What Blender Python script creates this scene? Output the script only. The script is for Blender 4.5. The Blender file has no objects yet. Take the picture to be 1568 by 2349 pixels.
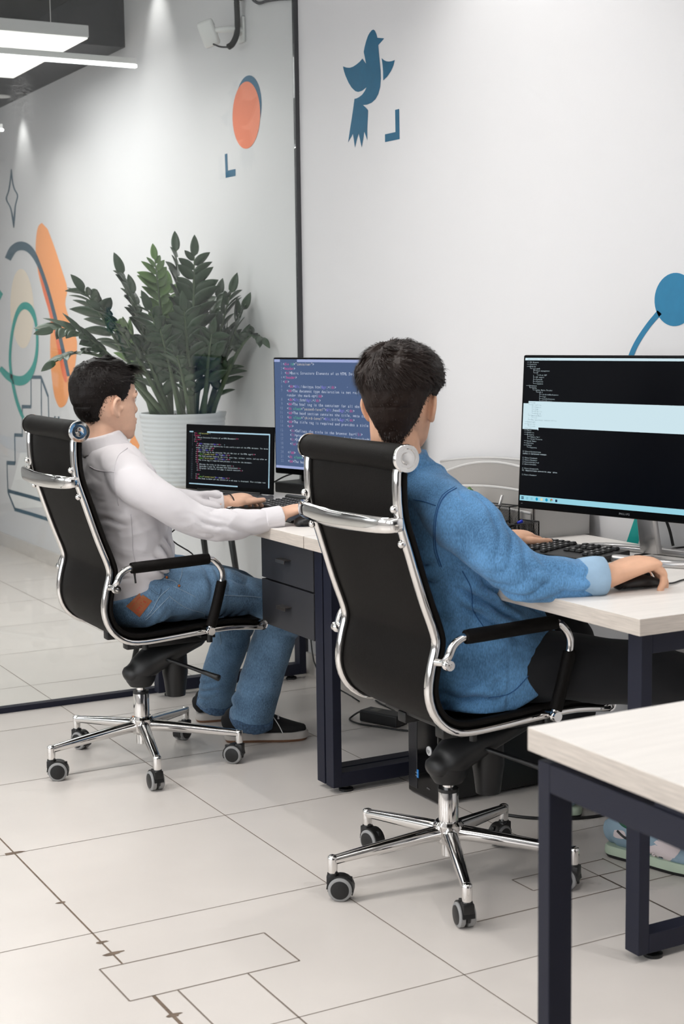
import bpy, bmesh, math, random
import numpy as np
from mathutils import Vector, Matrix, noise
from mathutils.bvhtree import BVHTree

# ------------------------------------------------------------------ scene, camera, light
SC = bpy.context.scene
COL = SC.collection
V = Vector
PI = math.pi
FPX, YAW, PITCH, ROLL, CAMH = 3438.72, 0.499498, 0.120038, 0.0132017, 1.326
CX, CY = 784.0, 1174.5


def cam_axes():
    f = V((math.sin(YAW) * math.cos(PITCH), math.cos(YAW) * math.cos(PITCH), -math.sin(PITCH)))
    r = V((math.cos(YAW), -math.sin(YAW), 0))
    d = f.cross(r)
    c, s = math.cos(ROLL), math.sin(ROLL)
    return c * r + s * d, -s * r + c * d, f


AR, AD, AF = cam_axes()
cam = bpy.data.cameras.new('camera')
cam.sensor_fit = 'VERTICAL'
cam.sensor_height = 36.0
cam.lens = FPX / 2349 * 36.0
cam.clip_start = 0.05
cam.dof.use_dof = True
cam.dof.focus_distance = 4.15
cam.dof.aperture_fstop = 7.0
co = bpy.data.objects.new('camera', cam)
COL.objects.link(co)
co.matrix_world = Matrix(((AR.x, -AD.x, -AF.x, 0), (AR.y, -AD.y, -AF.y, 0), (AR.z, -AD.z, -AF.z, CAMH), (0, 0, 0, 1)))
SC.camera = co

SC.view_settings.view_transform = 'Standard'
SC.view_settings.look = 'None'
SC.view_settings.gamma = 1.0
SC.view_settings.use_curve_mapping = False
EXPO = 0.55
SC.view_settings.exposure = EXPO
SC.cycles.use_adaptive_sampling = True
SC.cycles.adaptive_threshold = 0.07
SC.cycles.adaptive_min_samples = 14
SC.cycles.max_bounces = 7
SC.cycles.diffuse_bounces = 3
SC.cycles.glossy_bounces = 3
SC.cycles.transparent_max_bounces = 12
SC.cycles.caustics_reflective = False
SC.cycles.caustics_refractive = False
SC.cycles.sample_clamp_indirect = 6.0
SC.cycles.use_denoising = True

LAMP_Y = (1.45, 3.6, 5.8, 7.85)      # rows of linear ceiling lamps
LAMP_X = (2.25, 1.84, 2.25, 2.30)    # wall-side end of each row
LAMP_Z = 2.39
LAMP_W = (14, 27, 11, 14)              # watts of each row
PANEL_W = 14
ADDED_WINDOW_W = 28                              # daylight added through unseen windows assumed in the left wall
SPOT_W = 25

world = bpy.data.worlds.new('world')
SC.world = world
world.use_nodes = True
world.node_tree.nodes['Background'].inputs[0].default_value = (0.9, 0.95, 1.0, 1)
world.node_tree.nodes['Background'].inputs[1].default_value = 0.6

random.seed(7)
rng = np.random.default_rng(7)


# ------------------------------------------------------------------ helpers
def lin(c):
    return tuple(((x / 255) / 12.92 if x / 255 <= 0.04045 else ((x / 255 + 0.055) / 1.055) ** 2.4) for x in c)


def ray(px, py):
    return (AR * ((px - CX) / FPX) + AD * ((py - CY) / FPX) + AF)


def at(px, py, axis, val):
    """point of the plane <axis> = val seen at a pixel of the photograph"""
    i = 'xyz'.index(axis)
    d = ray(px, py)
    o = V((0, 0, CAMH))
    return o + d * ((val - o[i]) / d[i])


MATS = {}


def mat(name, rgb, rough=0.5, metal=0.0, spec=0.5, bump=None, var=None, emit=None, sheen=0.0, coat=0.0):
    """rgb sRGB 0-255; bump=(scale,strength[,stretch]); var=(scale,amount[,stretch])"""
    if name in MATS:
        return MATS[name]
    m = bpy.data.materials.new(name)
    m.use_nodes = True
    nt = m.node_tree
    b = nt.nodes['Principled BSDF']
    c = lin(rgb) + (1,)
    b.inputs['Base Color'].default_value = c
    b.inputs['Roughness'].default_value = rough
    b.inputs['Metallic'].default_value = metal
    b.inputs['Specular IOR Level'].default_value = spec
    if sheen:
        b.inputs['Sheen Weight'].default_value = sheen
    if coat:
        b.inputs['Coat Weight'].default_value = coat
    if emit:
        b.inputs['Emission Color'].default_value = c
        b.inputs['Emission Strength'].default_value = emit
    if bump or var:
        tc = nt.nodes.new('ShaderNodeTexCoord')

    def nz(scale, stretch, detail=4):
        mp = nt.nodes.new('ShaderNodeMapping')
        mp.inputs['Scale'].default_value = stretch
        nt.links.new(tc.outputs['Object'], mp.inputs['Vector'])
        n = nt.nodes.new('ShaderNodeTexNoise')
        n.inputs['Scale'].default_value = scale
        n.inputs['Detail'].default_value = detail
        nt.links.new(mp.outputs['Vector'], n.inputs['Vector'])
        return n
    if var:
        n = nz(var[0], var[2] if len(var) > 2 else (1, 1, 1))
        r = nt.nodes.new('ShaderNodeValToRGB')
        k = var[1]
        r.color_ramp.elements[0].position = 0.3
        r.color_ramp.elements[1].position = 0.7
        r.color_ramp.elements[0].color = tuple(max(0, x * (1 - k)) for x in c[:3]) + (1,)
        r.color_ramp.elements[1].color = tuple(min(1, x * (1 + k)) for x in c[:3]) + (1,)
        nt.links.new(n.outputs['Fac'], r.inputs['Fac'])
        nt.links.new(r.outputs['Color'], b.inputs['Base Color'])
    if bump:
        n = nz(bump[0], bump[2] if len(bump) > 2 else (1, 1, 1))
        bp = nt.nodes.new('ShaderNodeBump')
        bp.inputs['Strength'].default_value = bump[1]
        bp.inputs['Distance'].default_value = 0.002
        nt.links.new(n.outputs['Fac'], bp.inputs['Height'])
        nt.links.new(bp.outputs['Normal'], b.inputs['Normal'])
    MATS[name] = m
    return m


def obj(name, bm, mats, parent=None, smooth=False, loc=None, rot=0.0, angle=None):
    """link a bmesh as one mesh object"""
    me = bpy.data.meshes.new(name)
    bmesh.ops.recalc_face_normals(bm, faces=bm.faces)
    bm.to_mesh(me)
    bm.free()
    return link_mesh(name, me, mats, parent, smooth, loc, rot, angle)


def link_mesh(name, me, mats, parent=None, smooth=False, loc=None, rot=0.0, angle=None):
    if not isinstance(mats, (list, tuple)):
        mats = [mats]
    for m in mats:
        me.materials.append(m)
    o = bpy.data.objects.new(name, me)
    COL.objects.link(o)
    if smooth:
        me.shade_smooth()
        if angle is not None:
            try:
                me.set_sharp_from_angle(angle=math.radians(angle))
            except Exception:
                pass
    if parent is not None:
        o.parent = parent
    if loc is not None:
        o.location = loc
    if rot:
        o.rotation_euler = (0, 0, rot)
    return o


def thing(name, label, cat, loc=(0, 0, 0), rot=0.0, group=None):
    o = bpy.data.objects.new(name, None)
    o.empty_display_size = 0.1
    COL.objects.link(o)
    o.location = loc
    o.rotation_euler = (0, 0, rot)
    o['label'] = label
    o['category'] = cat
    if group:
        o['group'] = group
    return o


def tag(o, label, cat=None, group=None):
    o['label'] = label
    if cat:
        o['category'] = cat
    if group:
        o['group'] = group
    return o


def struct(name, bm, mats, smooth=False, label=None):
    o = obj(name, bm, mats, None, smooth)
    o['kind'] = 'structure'
    if label:
        o['label'] = label
    return o


def NB():
    return bmesh.new()


def box(bm, c, s, rot=None, bev=0.0, mi=0, seg=2):
    """axis box: centre c, full size s, optional 3x3/4x4 rotation about its centre"""
    r = bmesh.ops.create_cube(bm, size=1.0)
    vs = r['verts']
    M = Matrix.Diagonal((s[0], s[1], s[2], 1))
    bmesh.ops.transform(bm, matrix=M, verts=vs)
    fs = list({f for v in vs for f in v.link_faces})
    if bev > 0:
        es = list({e for v in vs for e in v.link_edges})
        rr = bmesh.ops.bevel(bm, geom=es, offset=bev, segments=seg, profile=0.5, affect='EDGES')
        vs = list(set(rr['verts']) | {v for f in rr['faces'] for v in f.verts})
        allv = set(vs)
        for v in list(allv):
            for f in v.link_faces:
                allv |= set(f.verts)
        vs = list(allv)
        fs = list({f for v in vs for f in v.link_faces})
    M = Matrix.Translation(V(c))
    if rot is not None:
        M = M @ (rot.to_4x4() if len(rot) == 3 else rot)
    bmesh.ops.transform(bm, matrix=M, verts=vs)
    for f in fs:
        f.material_index = mi
    return vs


def span(bm, a, b, bev=0.0, mi=0):
    """box between two opposite corners"""
    a, b = V(a), V(b)
    return box(bm, (a + b) / 2, [abs(b[i] - a[i]) for i in range(3)], None, bev, mi)


def crom(pts, sub):
    """Catmull-Rom through points (any dimension)"""
    P = [np.array(p, float) for p in pts]
    if len(P) < 3 or sub <= 1:
        return P
    out = []
    n = len(P)
    for i in range(n - 1):
        p0, p1, p2, p3 = P[max(i - 1, 0)], P[i], P[i + 1], P[min(i + 2, n - 1)]
        if i == 0:
            p0 = 2 * p1 - p2
        if i == n - 2:
            p3 = 2 * p2 - p1
        for k in range(sub):
            t = k / sub
            out.append(0.5 * ((2 * p1) + (-p0 + p2) * t + (2 * p0 - 5 * p1 + 4 * p2 - p3) * t * t + (-p0 + 3 * p1 - 3 * p2 + p3) * t ** 3))
    out.append(P[-1])
    return out


def loft(bm, rings, mi=0, cap=True, closed=False):
    vr = [[bm.verts.new(p) for p in r] for r in rings]
    n = len(vr[0])
    m = len(vr)
    fs = []
    for i in range(m if closed else m - 1):
        a, b = vr[i], vr[(i + 1) % m]
        for k in range(n):
            fs.append(bm.faces.new((a[k], a[(k + 1) % n], b[(k + 1) % n], b[k])))
    if cap and not closed:
        fs.append(bm.faces.new(list(reversed(vr[0]))))
        fs.append(bm.faces.new(vr[-1]))
    for f in fs:
        f.material_index = mi
    return vr


def limb(bm, pts, radii, up=(0, 0, 1), n=14, sub=5, cap='flat', mi=0, phase=0.0, square=None):
    """swept ellipse; radii r or (side, up); side = tangent x up"""
    rr = [(r, r) if not isinstance(r, (tuple, list)) else tuple(r) for r in radii]
    data = crom([tuple(p) + r for p, r in zip(pts, rr)], sub)
    P = [V(d[:3]) for d in data]
    R = [d[3:5] for d in data]
    m = len(P)
    T = []
    for i in range(m):
        t = P[min(i + 1, m - 1)] - P[max(i - 1, 0)]
        T.append(t.normalized() if t.length > 1e-9 else V((0, 0, 1)))
    u0 = V(up)
    if abs(T[0].dot(u0.normalized())) > 0.97:
        u0 = V((1, 0, 0)) if abs(T[0].x) < 0.9 else V((0, 1, 0))
    rings = []
    u = (u0 - T[0] * u0.dot(T[0])).normalized()

    def ring(p, t, u, ra, rb):
        s = t.cross(u).normalized()
        out = []
        for k in range(n):
            a = 2 * PI * k / n + phase
            c, sn = math.cos(a), math.sin(a)
            if square:
                q = (abs(c) ** square + abs(sn) ** square) ** (-1 / square)
                c, sn = c * q, sn * q
            out.append(p + s * (ra * c) + u * (rb * sn))
        return out
    for i in range(m):
        u = (u - T[i] * u.dot(T[i]))
        u = u.normalized() if u.length > 1e-6 else V((1, 0, 0))
        ra, rb = R[i]
        if cap == 'round' and i == 0:
            for q in (1.0, 0.8, 0.45):
                k = math.sqrt(max(0, 1 - q * q)) + 0.02
                rings.append(ring(P[0] - T[0] * min(ra, rb) * q, T[0], u, ra * k, rb * k))
        rings.append(ring(P[i], T[i], u, ra, rb))
        if cap == 'round' and i == m - 1:
            for q in (0.45, 0.8, 1.0):
                k = math.sqrt(max(0, 1 - q * q)) + 0.02
                rings.append(ring(P[i] + T[i] * min(ra, rb) * q, T[i], u, ra * k, rb * k))
    return loft(bm, rings, mi)


def tube(bm, pts, r, n=8, sub=1, mi=0, cap='flat', up=(0, 0, 1), square=None, phase=0.0):
    rad = [r] * len(pts) if not isinstance(r, list) else r
    return limb(bm, pts, rad, up, n, sub, cap, mi, phase, square)


def lathe(bm, prof, c=(0, 0, 0), axis='z', n=32, mi=0, M=None):
    """prof [(r, h)...]; capped with faces at the ends"""
    rings = []
    for r, h in prof:
        ring = []
        for k in range(n):
            a = 2 * PI * k / n
            x, y = max(r, 1e-5) * math.cos(a), max(r, 1e-5) * math.sin(a)
            p = V((x, y, h)) if axis == 'z' else (V((x, h, y)) if axis == 'y' else V((h, x, y)))
            if M is not None:
                p = M @ p
            ring.append(p + V(c))
        rings.append(ring)
    return loft(bm, rings, mi)


def poly(bm, pts, mi=0):
    vs = [bm.verts.new(p) for p in pts]
    f = bm.faces.new(vs)
    f.material_index = mi
    return f


def prism(bm, pts, vec, mi=0):
    a = [bm.verts.new(V(p)) for p in pts]
    b = [bm.verts.new(V(p) + V(vec)) for p in pts]
    n = len(a)
    fs = [bm.faces.new(list(reversed(a))), bm.faces.new(b)]
    for i in range(n):
        fs.append(bm.faces.new((a[i], a[(i + 1) % n], b[(i + 1) % n], b[i])))
    for f in fs:
        f.material_index = mi
    return a + b


def ball(bm, c, r, mi=0, n=12, s=(1, 1, 1), M=None):
    R = bmesh.ops.create_uvsphere(bm, u_segments=n, v_segments=max(6, n // 2 + 2), radius=1.0)
    T = Matrix.Translation(V(c))
    if M is not None:
        T = T @ M.to_4x4()
    T = T @ Matrix.Diagonal((r * s[0], r * s[1], r * s[2], 1))
    bmesh.ops.transform(bm, matrix=T, verts=R['verts'])
    for f in {f for v in R['verts'] for f in v.link_faces}:
        f.material_index = mi


def fuse(bm, voxel, smooth=4, factor=0.5):
    """voxel-fuse closed overlapping shells to one continuous surface; returns mesh"""
    me = bpy.data.meshes.new('fuse')
    bmesh.ops.recalc_face_normals(bm, faces=bm.faces)
    bm.to_mesh(me)
    bm.free()
    o = bpy.data.objects.new('fuse', me)
    COL.objects.link(o)
    md = o.modifiers.new('r', 'REMESH')
    md.mode = 'VOXEL'
    md.voxel_size = voxel
    md.use_smooth_shade = True
    if smooth:
        ms = o.modifiers.new('s', 'SMOOTH')
        ms.iterations = smooth
        ms.factor = factor
    dg = bpy.context.evaluated_depsgraph_get()
    dg.update()
    out = bpy.data.meshes.new_from_object(o.evaluated_get(dg))
    bpy.data.objects.remove(o)
    bpy.data.meshes.remove(me)
    return out


def shift(me, d):
    me.transform(Matrix.Translation(V(d)))
    return me


def get_co(me):
    a = np.empty(len(me.vertices) * 3)
    me.vertices.foreach_get('co', a)
    return a.reshape(-1, 3)


def set_co(me, a):
    me.vertices.foreach_set('co', a.reshape(-1))
    me.update()


def get_no(me):
    a = np.empty(len(me.vertices) * 3)
    me.vertex_normals.foreach_get('vector', a)
    return a.reshape(-1, 3)


def displace(me, fn):
    """fn(Vector)->metres along the normal"""
    c, n = get_co(me), get_no(me)
    d = np.array([fn(V(p)) for p in c])
    set_co(me, c + n * d[:, None])


def bvh_of(me):
    bm = NB()
    bm.from_mesh(me)
    t = BVHTree.FromBMesh(bm)
    bm.free()
    return t


def hit(bvh, px, py, off=0.0):
    """surface point seen at a pixel"""
    o = V((0, 0, CAMH))
    d = ray(px, py).normalized()
    loc, nor, i, t = bvh.ray_cast(o, d)
    if loc is None:
        return None
    if nor.dot(d) > 0:
        nor = -nor
    return loc + nor * off


# ------------------------------------------------------------------ materials
M_wall = mat('wall_paint', (221, 220, 221), 0.62, spec=0.35, bump=(160, 0.05))
M_ceil = mat('ceiling_paint', (225, 225, 225), 0.8)
M_tile = mat('floor_tile', (226, 219, 213), 0.30, spec=0.4, var=(3.0, 0.035), bump=(2.5, 0.02))
M_grout = mat('floor_grout', (134, 122, 112), 0.9)
M_grout2 = mat('floor_grout_dirty', (120, 104, 90), 0.9, var=(60, 0.25))
M_skirt = mat('skirting_tile', (212, 206, 200), 0.35, var=(6, 0.04))
M_dark = mat('soffit_black', (46, 46, 48), 0.55)
M_frame = mat('anthracite_metal', (31, 33, 47), 0.5, spec=0.25, bump=(400, 0.06))
M_black = mat('black_plastic', (20, 20, 21), 0.42)
M_blackmat = mat('black_rubber', (17, 17, 18), 0.75)
M_bezel = mat('bezel_black', (5, 5, 6), 0.4, spec=0.06)
M_gloss = mat('black_gloss', (10, 10, 11), 0.12)
M_chrome = mat('chrome', (232, 230, 228), 0.07, metal=1.0)
M_alu = mat('brushed_aluminium', (196, 194, 193), 0.3, metal=0.85)
M_leather = mat('black_leather', (15, 12, 10), 0.58, spec=0.14, bump=(420, 0.35))
M_ring = mat('grey_tyre', (150, 150, 150), 0.6)
M_top = mat('pale_ash_laminate', (238, 233, 228), 0.42, spec=0.4, var=(7, 0.035, (1.0, 9.0, 1.0)))
M_edge = mat('ash_edge_band', (206, 196, 186), 0.5, var=(16, 0.13, (1.2, 1.2, 22.0)))
M_drawer = mat('drawer_charcoal', (52, 52, 56), 0.55, bump=(500, 0.08))
M_white = mat('white_plastic', (232, 232, 230), 0.4)
M_lamp = mat('lamp_diffuser', (255, 255, 255), 0.5, emit=2.2)
M_panel = mat('panel_diffuser', (250, 248, 244), 0.5, emit=0.55)
M_grey = mat('grey_plastic', (158, 154, 150), 0.5)
M_greyl = mat('grey_plastic_rim', (190, 188, 186), 0.45)
M_blue = mat('mural_blue', (16, 92, 125), 0.6, var=(30, 0.05))
M_blue2 = mat('mural_bright_blue', (34, 120, 160), 0.6, var=(30, 0.05))
M_orange = mat('mural_coral', (240, 134, 96), 0.6)
M_orange2 = mat('mural_orange', (250, 168, 110), 0.6)
M_red = mat('mural_red_orange', (240, 120, 80), 0.6)
M_teal = mat('mural_teal', (40, 160, 150), 0.6)
M_cream = mat('mural_cream', (240, 226, 208), 0.6)
M_ink = mat('mural_ink', (70, 98, 114), 0.6)
M_mwhite = mat('mural_white', (242, 242, 241), 0.6)
M_skinA = mat('skin_fair', (228, 184, 158), 0.5, spec=0.35, var=(40, 0.05), bump=(300, 0.06))
M_skinB = mat('skin_warm', (225, 176, 146), 0.5, spec=0.35, var=(40, 0.05), bump=(300, 0.06))
M_nail = mat('nail', (232, 184, 164), 0.3)
M_hairA = mat('hair_black', (20, 14, 12), 0.5, spec=0.22)
M_hairB = mat('hair_dark_brown', (34, 22, 17), 0.5, spec=0.25)
M_shirtw = mat('white_cotton', (222, 218, 221), 0.85, sheen=0.15, bump=(700, 0.12))
M_seamw = mat('white_thread', (206, 202, 206), 0.9)


def denim(name, rgb, coarse, k, fine):
    m = mat(name, rgb, 0.88, sheen=0.15, spec=0.25, bump=(650, 0.5, (1, 1, 0.3)))
    nt = m.node_tree
    b = nt.nodes['Principled BSDF']
    tc = nt.nodes.new('ShaderNodeTexCoord')
    fac = []
    for sc, st, det in ((coarse, (1, 1, 1), 5), (420, (1.0, 1.0, .3), 2)):
        mp = nt.nodes.new('ShaderNodeMapping')
        mp.inputs['Scale'].default_value = st
        nt.links.new(tc.outputs['Object'], mp.inputs['Vector'])
        n = nt.nodes.new('ShaderNodeTexNoise')
        n.inputs['Scale'].default_value = sc
        n.inputs['Detail'].default_value = det
        nt.links.new(mp.outputs['Vector'], n.inputs['Vector'])
        fac.append(n)
    mx = nt.nodes.new('ShaderNodeMix')
    mx.data_type = 'FLOAT'
    mx.inputs[0].default_value = fine
    nt.links.new(fac[0].outputs['Fac'], mx.inputs[2])
    nt.links.new(fac[1].outputs['Fac'], mx.inputs[3])
    r = nt.nodes.new('ShaderNodeValToRGB')
    c = lin(rgb)
    e = r.color_ramp.elements
    e[0].position, e[1].position = .36, .64
    e[0].color = tuple(x * (1 - k) for x in c) + (1,)
    e[1].color = tuple(min(1, x * (1 + k) + .03 * k) for x in c) + (1,)
    nt.links.new(mx.outputs[0], r.inputs['Fac'])
    nt.links.new(r.outputs['Color'], b.inputs['Base Color'])
    return m


M_denimB = denim('denim_shirt', (92, 142, 188), 12, .38, .45)
M_denimc = mat('denim_cuff_inside', (158, 188, 214), 0.85, var=(25, 0.08), bump=(900, 0.3))
M_denims = mat('denim_seam', (44, 88, 138), 0.9)
M_denimA = denim('blue_jeans', (98, 130, 160), 9, .48, .42)
M_thread = mat('pale_thread', (150, 170, 190), 0.9)
M_indigo = mat('dark_hem', (74, 100, 130), 0.9, var=(140, 0.4))
M_trous = mat('black_trousers', (17, 18, 22), 0.9, sheen=0.1)
M_canvas = mat('black_canvas', (22, 21, 22), 0.85, bump=(600, 0.2))
M_sole = mat('worn_white_sole', (196, 190, 184), 0.6, var=(20, 0.12))
M_lace = mat('white_lace', (214, 212, 212), 0.8)
M_patch = mat('tan_leather_patch', (150, 86, 46), 0.6, var=(50, 0.12))
M_pred = mat('patch_red_print', (186, 38, 22), 0.6)
M_copper = mat('copper_rivet', (190, 110, 60), 0.35, metal=0.9)
M_pot = mat('white_ceramic_pot', (233, 235, 238), 0.35)
M_soil = mat('soil', (52, 40, 33), 0.95, var=(60, 0.4), bump=(80, 1.0))
M_leaf = mat('zz_leaf', (52, 76, 50), 0.3, spec=0.5, var=(9, 0.25))
M_leaf2 = mat('zz_leaf_young', (98, 132, 70), 0.35, var=(9, 0.2))
M_stem = mat('zz_stem', (86, 104, 74), 0.5, var=(30, 0.15))
M_oak = mat('oak_stand_top', (214, 182, 140), 0.5, var=(14, 0.08, (1, 8, 1)))
M_cactus = mat('cactus_green', (84, 118, 62), 0.6)
M_spine = mat('cactus_spine', (240, 238, 226), 0.7)
M_key = mat('key_black', (26, 26, 27), 0.5)
M_keyleg = mat('key_legend', (190, 190, 190), 0.6)


def emis(name, rgb, k=1.0):
    if name in MATS:
        return MATS[name]
    m = bpy.data.materials.new(name)
    m.use_nodes = True
    nt = m.node_tree
    b = nt.nodes['Principled BSDF']
    b.inputs['Base Color'].default_value = (0.001, 0.001, 0.001, 1)
    b.inputs['Roughness'].default_value = 0.35
    b.inputs['Specular IOR Level'].default_value = 0.05
    b.inputs['Emission Color'].default_value = lin(rgb) + (1,)
    b.inputs['Emission Strength'].default_value = k * 2 ** -EXPO
    MATS[name] = m
    return m


def glass_mat():
    m = bpy.data.materials.new('clear_glass')
    m.use_nodes = True
    nt = m.node_tree
    nt.nodes.remove(nt.nodes['Principled BSDF'])
    out = nt.nodes['Material Output']
    tr = nt.nodes.new('ShaderNodeBsdfTransparent')
    tr.inputs[0].default_value = (0.97, 0.985, 0.98, 1)
    gl = nt.nodes.new('ShaderNodeBsdfGlossy')
    gl.inputs['Roughness'].default_value = 0.0
    lw = nt.nodes.new('ShaderNodeLayerWeight')
    lw.inputs['Blend'].default_value = 0.5
    p = nt.nodes.new('ShaderNodeMath')
    p.operation = 'POWER'
    p.inputs[1].default_value = 5.0
    nt.links.new(lw.outputs['Facing'], p.inputs[0])
    a = nt.nodes.new('ShaderNodeMath')
    a.operation = 'MULTIPLY_ADD'
    a.inputs[1].default_value = 0.955
    a.inputs[2].default_value = 0.045
    nt.links.new(p.outputs[0], a.inputs[0])
    mx = nt.nodes.new('ShaderNodeMixShader')
    nt.links.new(a.outputs[0], mx.inputs[0])
    nt.links.new(tr.outputs[0], mx.inputs[1])
    nt.links.new(gl.outputs[0], mx.inputs[2])
    nt.links.new(mx.outputs[0], out.inputs['Surface'])
    return m


M_glass = glass_mat()

# ------------------------------------------------------------------ room shell
WX = 2.64                       # inner face of the long white wall
GY = 5.12                       # room-side face of the glass partition
X0, Y0, Y1, ZC = -3.4, -8.0, 11.2, 3.05

bm = NB()
span(bm, (X0 - 0.2, Y0 - 0.2, -0.12), (WX + 0.2, Y1 + 0.2, 0.0))
OX, OY, SX, SY = 1.03735, 3.68832, 0.5939, 0.6


def gline(x0, y0, x1, y1, w=0.0028, mi=1):
    a, b = V((x0, y0, 0.0004)), V((x1, y1, 0.0004))
    t = (b - a).normalized()
    s = V((-t.y, t.x, 0)) * w / 2
    poly(bm, [a + s, b + s, b - s, a - s], mi)


for i in range(-7, 3):
    x = OX + i * SX
    if i == 0:
        gline(x, 2.9, x, Y1, 0.0045, 2)
        gline(x, Y0, x, 2.722, 0.008, 2)
    else:
        gline(x, Y0, x, Y1)
for j in range(-20, 13):
    y = OY + j * SY
    gline(X0, y, WX, y, 0.0026)
# cut tiles round the floor boxes
for a in ((0.986, 2.898, 1.369, 2.896), (1.369, 2.896, 1.369, 2.723), (1.369, 2.723, 0.987, 2.722), (0.987, 2.722, 0.986, 2.898),
          (1.09, 2.72, 1.09, 2.488), (1.247, 2.72, 1.247, 2.3),
          (2.028, 2.881, 2.2, 2.881), (2.028, 2.881, 2.03, 2.798), (2.03, 2.797, 2.41, 2.797), (2.235, 2.882, 2.308, 2.882),
          (2.308, 2.888, 2.308, 2.706), (2.308, 2.708, 2.64, 2.708), (2.227, 2.797, 2.227, 2.488), (1.81, 2.708, 2.227, 2.708)):
    gline(*a, w=0.004)
for x, y, w in ((1.036, 3.03, .02), (1.037, 2.96, .03), (1.036, 3.69, .03), (1.036, 3.3, .015), (1.037, 2.62, .022)):
    poly(bm, [V((x + w * 1.3 * math.cos(t) * random.uniform(.4, 1), y + w * .5 * math.sin(t) * random.uniform(.4, 1), 0.0006)) for t in np.linspace(0, 6.0, 9)], 2)
fl = struct('floor', bm, [M_tile, M_grout, M_grout2])

bm = NB()
span(bm, (WX, Y0 - 0.2, 0), (WX + 0.2, Y1 + 0.2, ZC))
wall_r = struct('wall_right', bm, M_wall)
ADDED_WIN = [(-2.6, -0.4), (0.4, 2.6), (3.0, 4.9), (5.8, 8.6)]  # assumed windows, out of view, added to light the room from the left
bm = NB()
e = Y0
for a, b in ADDED_WIN:
    span(bm, (X0 - 0.2, e, 0), (X0, a, ZC))
    span(bm, (X0 - 0.2, a, 0), (X0, b, 0.75))
    span(bm, (X0 - 0.2, a, 2.75), (X0, b, ZC))
    e = b
span(bm, (X0 - 0.2, e, 0), (X0, Y1, ZC))
struct('wall_left', bm, M_wall)
for k, (a, b) in enumerate(ADDED_WIN):
    bm = NB()
    for q in ((a, 0.75, a + .06, 2.75), (b - .06, 0.75, b, 2.75), (a + .06, .75, b - .06, .81), (a + .06, 2.69, b - .06, 2.75), ((a + b) / 2 - .03, .81, (a + b) / 2 + .03, 2.69)):
        span(bm, (X0 - .12, q[0], q[1]), (X0 - .06, q[2], q[3]))
    o = struct('window_%d' % (k + 2), bm, M_white if 'white_plastic' in MATS else M_wall)  # unseen window, added as a source for the light from the left
    ld = bpy.data.lights.new('fill_daylight', 'AREA')
    ld.shape = 'RECTANGLE'
    ld.size, ld.size_y = b - a - .1, 1.9
    ld.energy = ADDED_WINDOW_W * (b - a) / 2.2 * (0.4 if a > 5 else 1)
    ld.color = (0.93, 0.965, 1.0)
    lo = bpy.data.objects.new('fill_daylight', ld)
    COL.objects.link(lo)
    lo.parent = o
    lo.matrix_world = Matrix.Translation((X0 - .05, (a + b) / 2, 1.75)) @ Matrix.Rotation(math.radians(-90), 4, 'Y')
bm = NB()
span(bm, (X0, Y0 - 0.2, 0), (WX, Y0, ZC))
struct('wall_front', bm, mat('wall_grey', (120, 120, 124), 0.7))
bm = NB()
span(bm, (X0, Y1, 0), (WX, Y1 + 0.2, ZC))
struct('wall_back', bm, M_wall)
bm = NB()
span(bm, (X0 - 0.2, Y0 - 0.2, ZC), (WX + 0.2, Y1 + 0.2, ZC + 0.15))
struct('ceiling', bm, M_ceil)
bm = NB()
span(bm, (X0, 6.93, 2.68), (WX, Y1, ZC))
struct('trim_1', bm, M_dark, label='dark dropped ceiling soffit over the corridor')
bm = NB()
yy = Y0
while yy < Y1:
    span(bm, (WX - 0.014, yy + 0.001, 0), (WX, min(yy + 0.598, Y1), 0.082), bev=0.001)
    yy += 0.6
struct('baseboard_right', bm, M_skirt)

# glass partition
bm = NB()
span(bm, (X0, GY + 0.012, 0.018), (WX - 0.018, GY + 0.022, ZC))
win = struct('window_1', bm, M_glass, label='full height clear glass partition between room and corridor')
bm = NB()
span(bm, (X0, GY, 0.0005), (WX, GY + 0.034, 0.02))
obj('base_channel', bm, M_frame, win)
bm = NB()
span(bm, (WX - 0.0175, GY + 0.009, 0.02), (WX, GY + 0.025, ZC))
obj('wall_channel', bm, mat('channel_grey', (66, 66, 69), 0.5), win)


# ------------------------------------------------------------------ murals painted on the wall
def mural(name, label, m, pts, tr=lambda p: p, sub=1, k=0):
    P = crom([tr(p) for p in pts], sub) if sub > 1 else [tr(p) for p in pts]
    bm = NB()
    x = WX - 0.0008 - 0.0004 * k
    f = poly(bm, [at(p[0], p[1], 'x', x) for p in P])
    f.normal_update()
    bmesh.ops.triangulate(bm, faces=[f], ngon_method='EAR_CLIP')
    o = obj(name, bm, m, wall_r)
    o['label'] = label
    return o


def strip(name, label, m, segs, k=0):
    """painted strokes: list of (points, widths); points in photo pixels, widths in pixels"""
    bm = NB()
    x = WX - 0.0008 - 0.0004 * k
    for pts, w, sub in segs:
        ws = w if isinstance(w, (list, tuple)) else [w] * len(pts)
        d = crom([tuple(p) + (q,) for p, q in zip(pts, ws)], sub)
        L, R_ = [], []
        for i in range(len(d)):
            t = d[min(i + 1, len(d) - 1)][:2] - d[max(i - 1, 0)][:2]
            t = t / (np.linalg.norm(t) + 1e-9)
            n = np.array([-t[1], t[0]]) * d[i][2] / 2
            L.append(at(*(d[i][:2] + n), 'x', x))
            R_.append(at(*(d[i][:2] - n), 'x', x))
        lv = [bm.verts.new(p) for p in L]
        rv = [bm.verts.new(p) for p in R_]
        for i in range(len(lv) - 1):
            bm.faces.new((lv[i], lv[i + 1], rv[i + 1], rv[i]))
    o = obj(name, bm, m, wall_r)
    o['label'] = label
    return o


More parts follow.
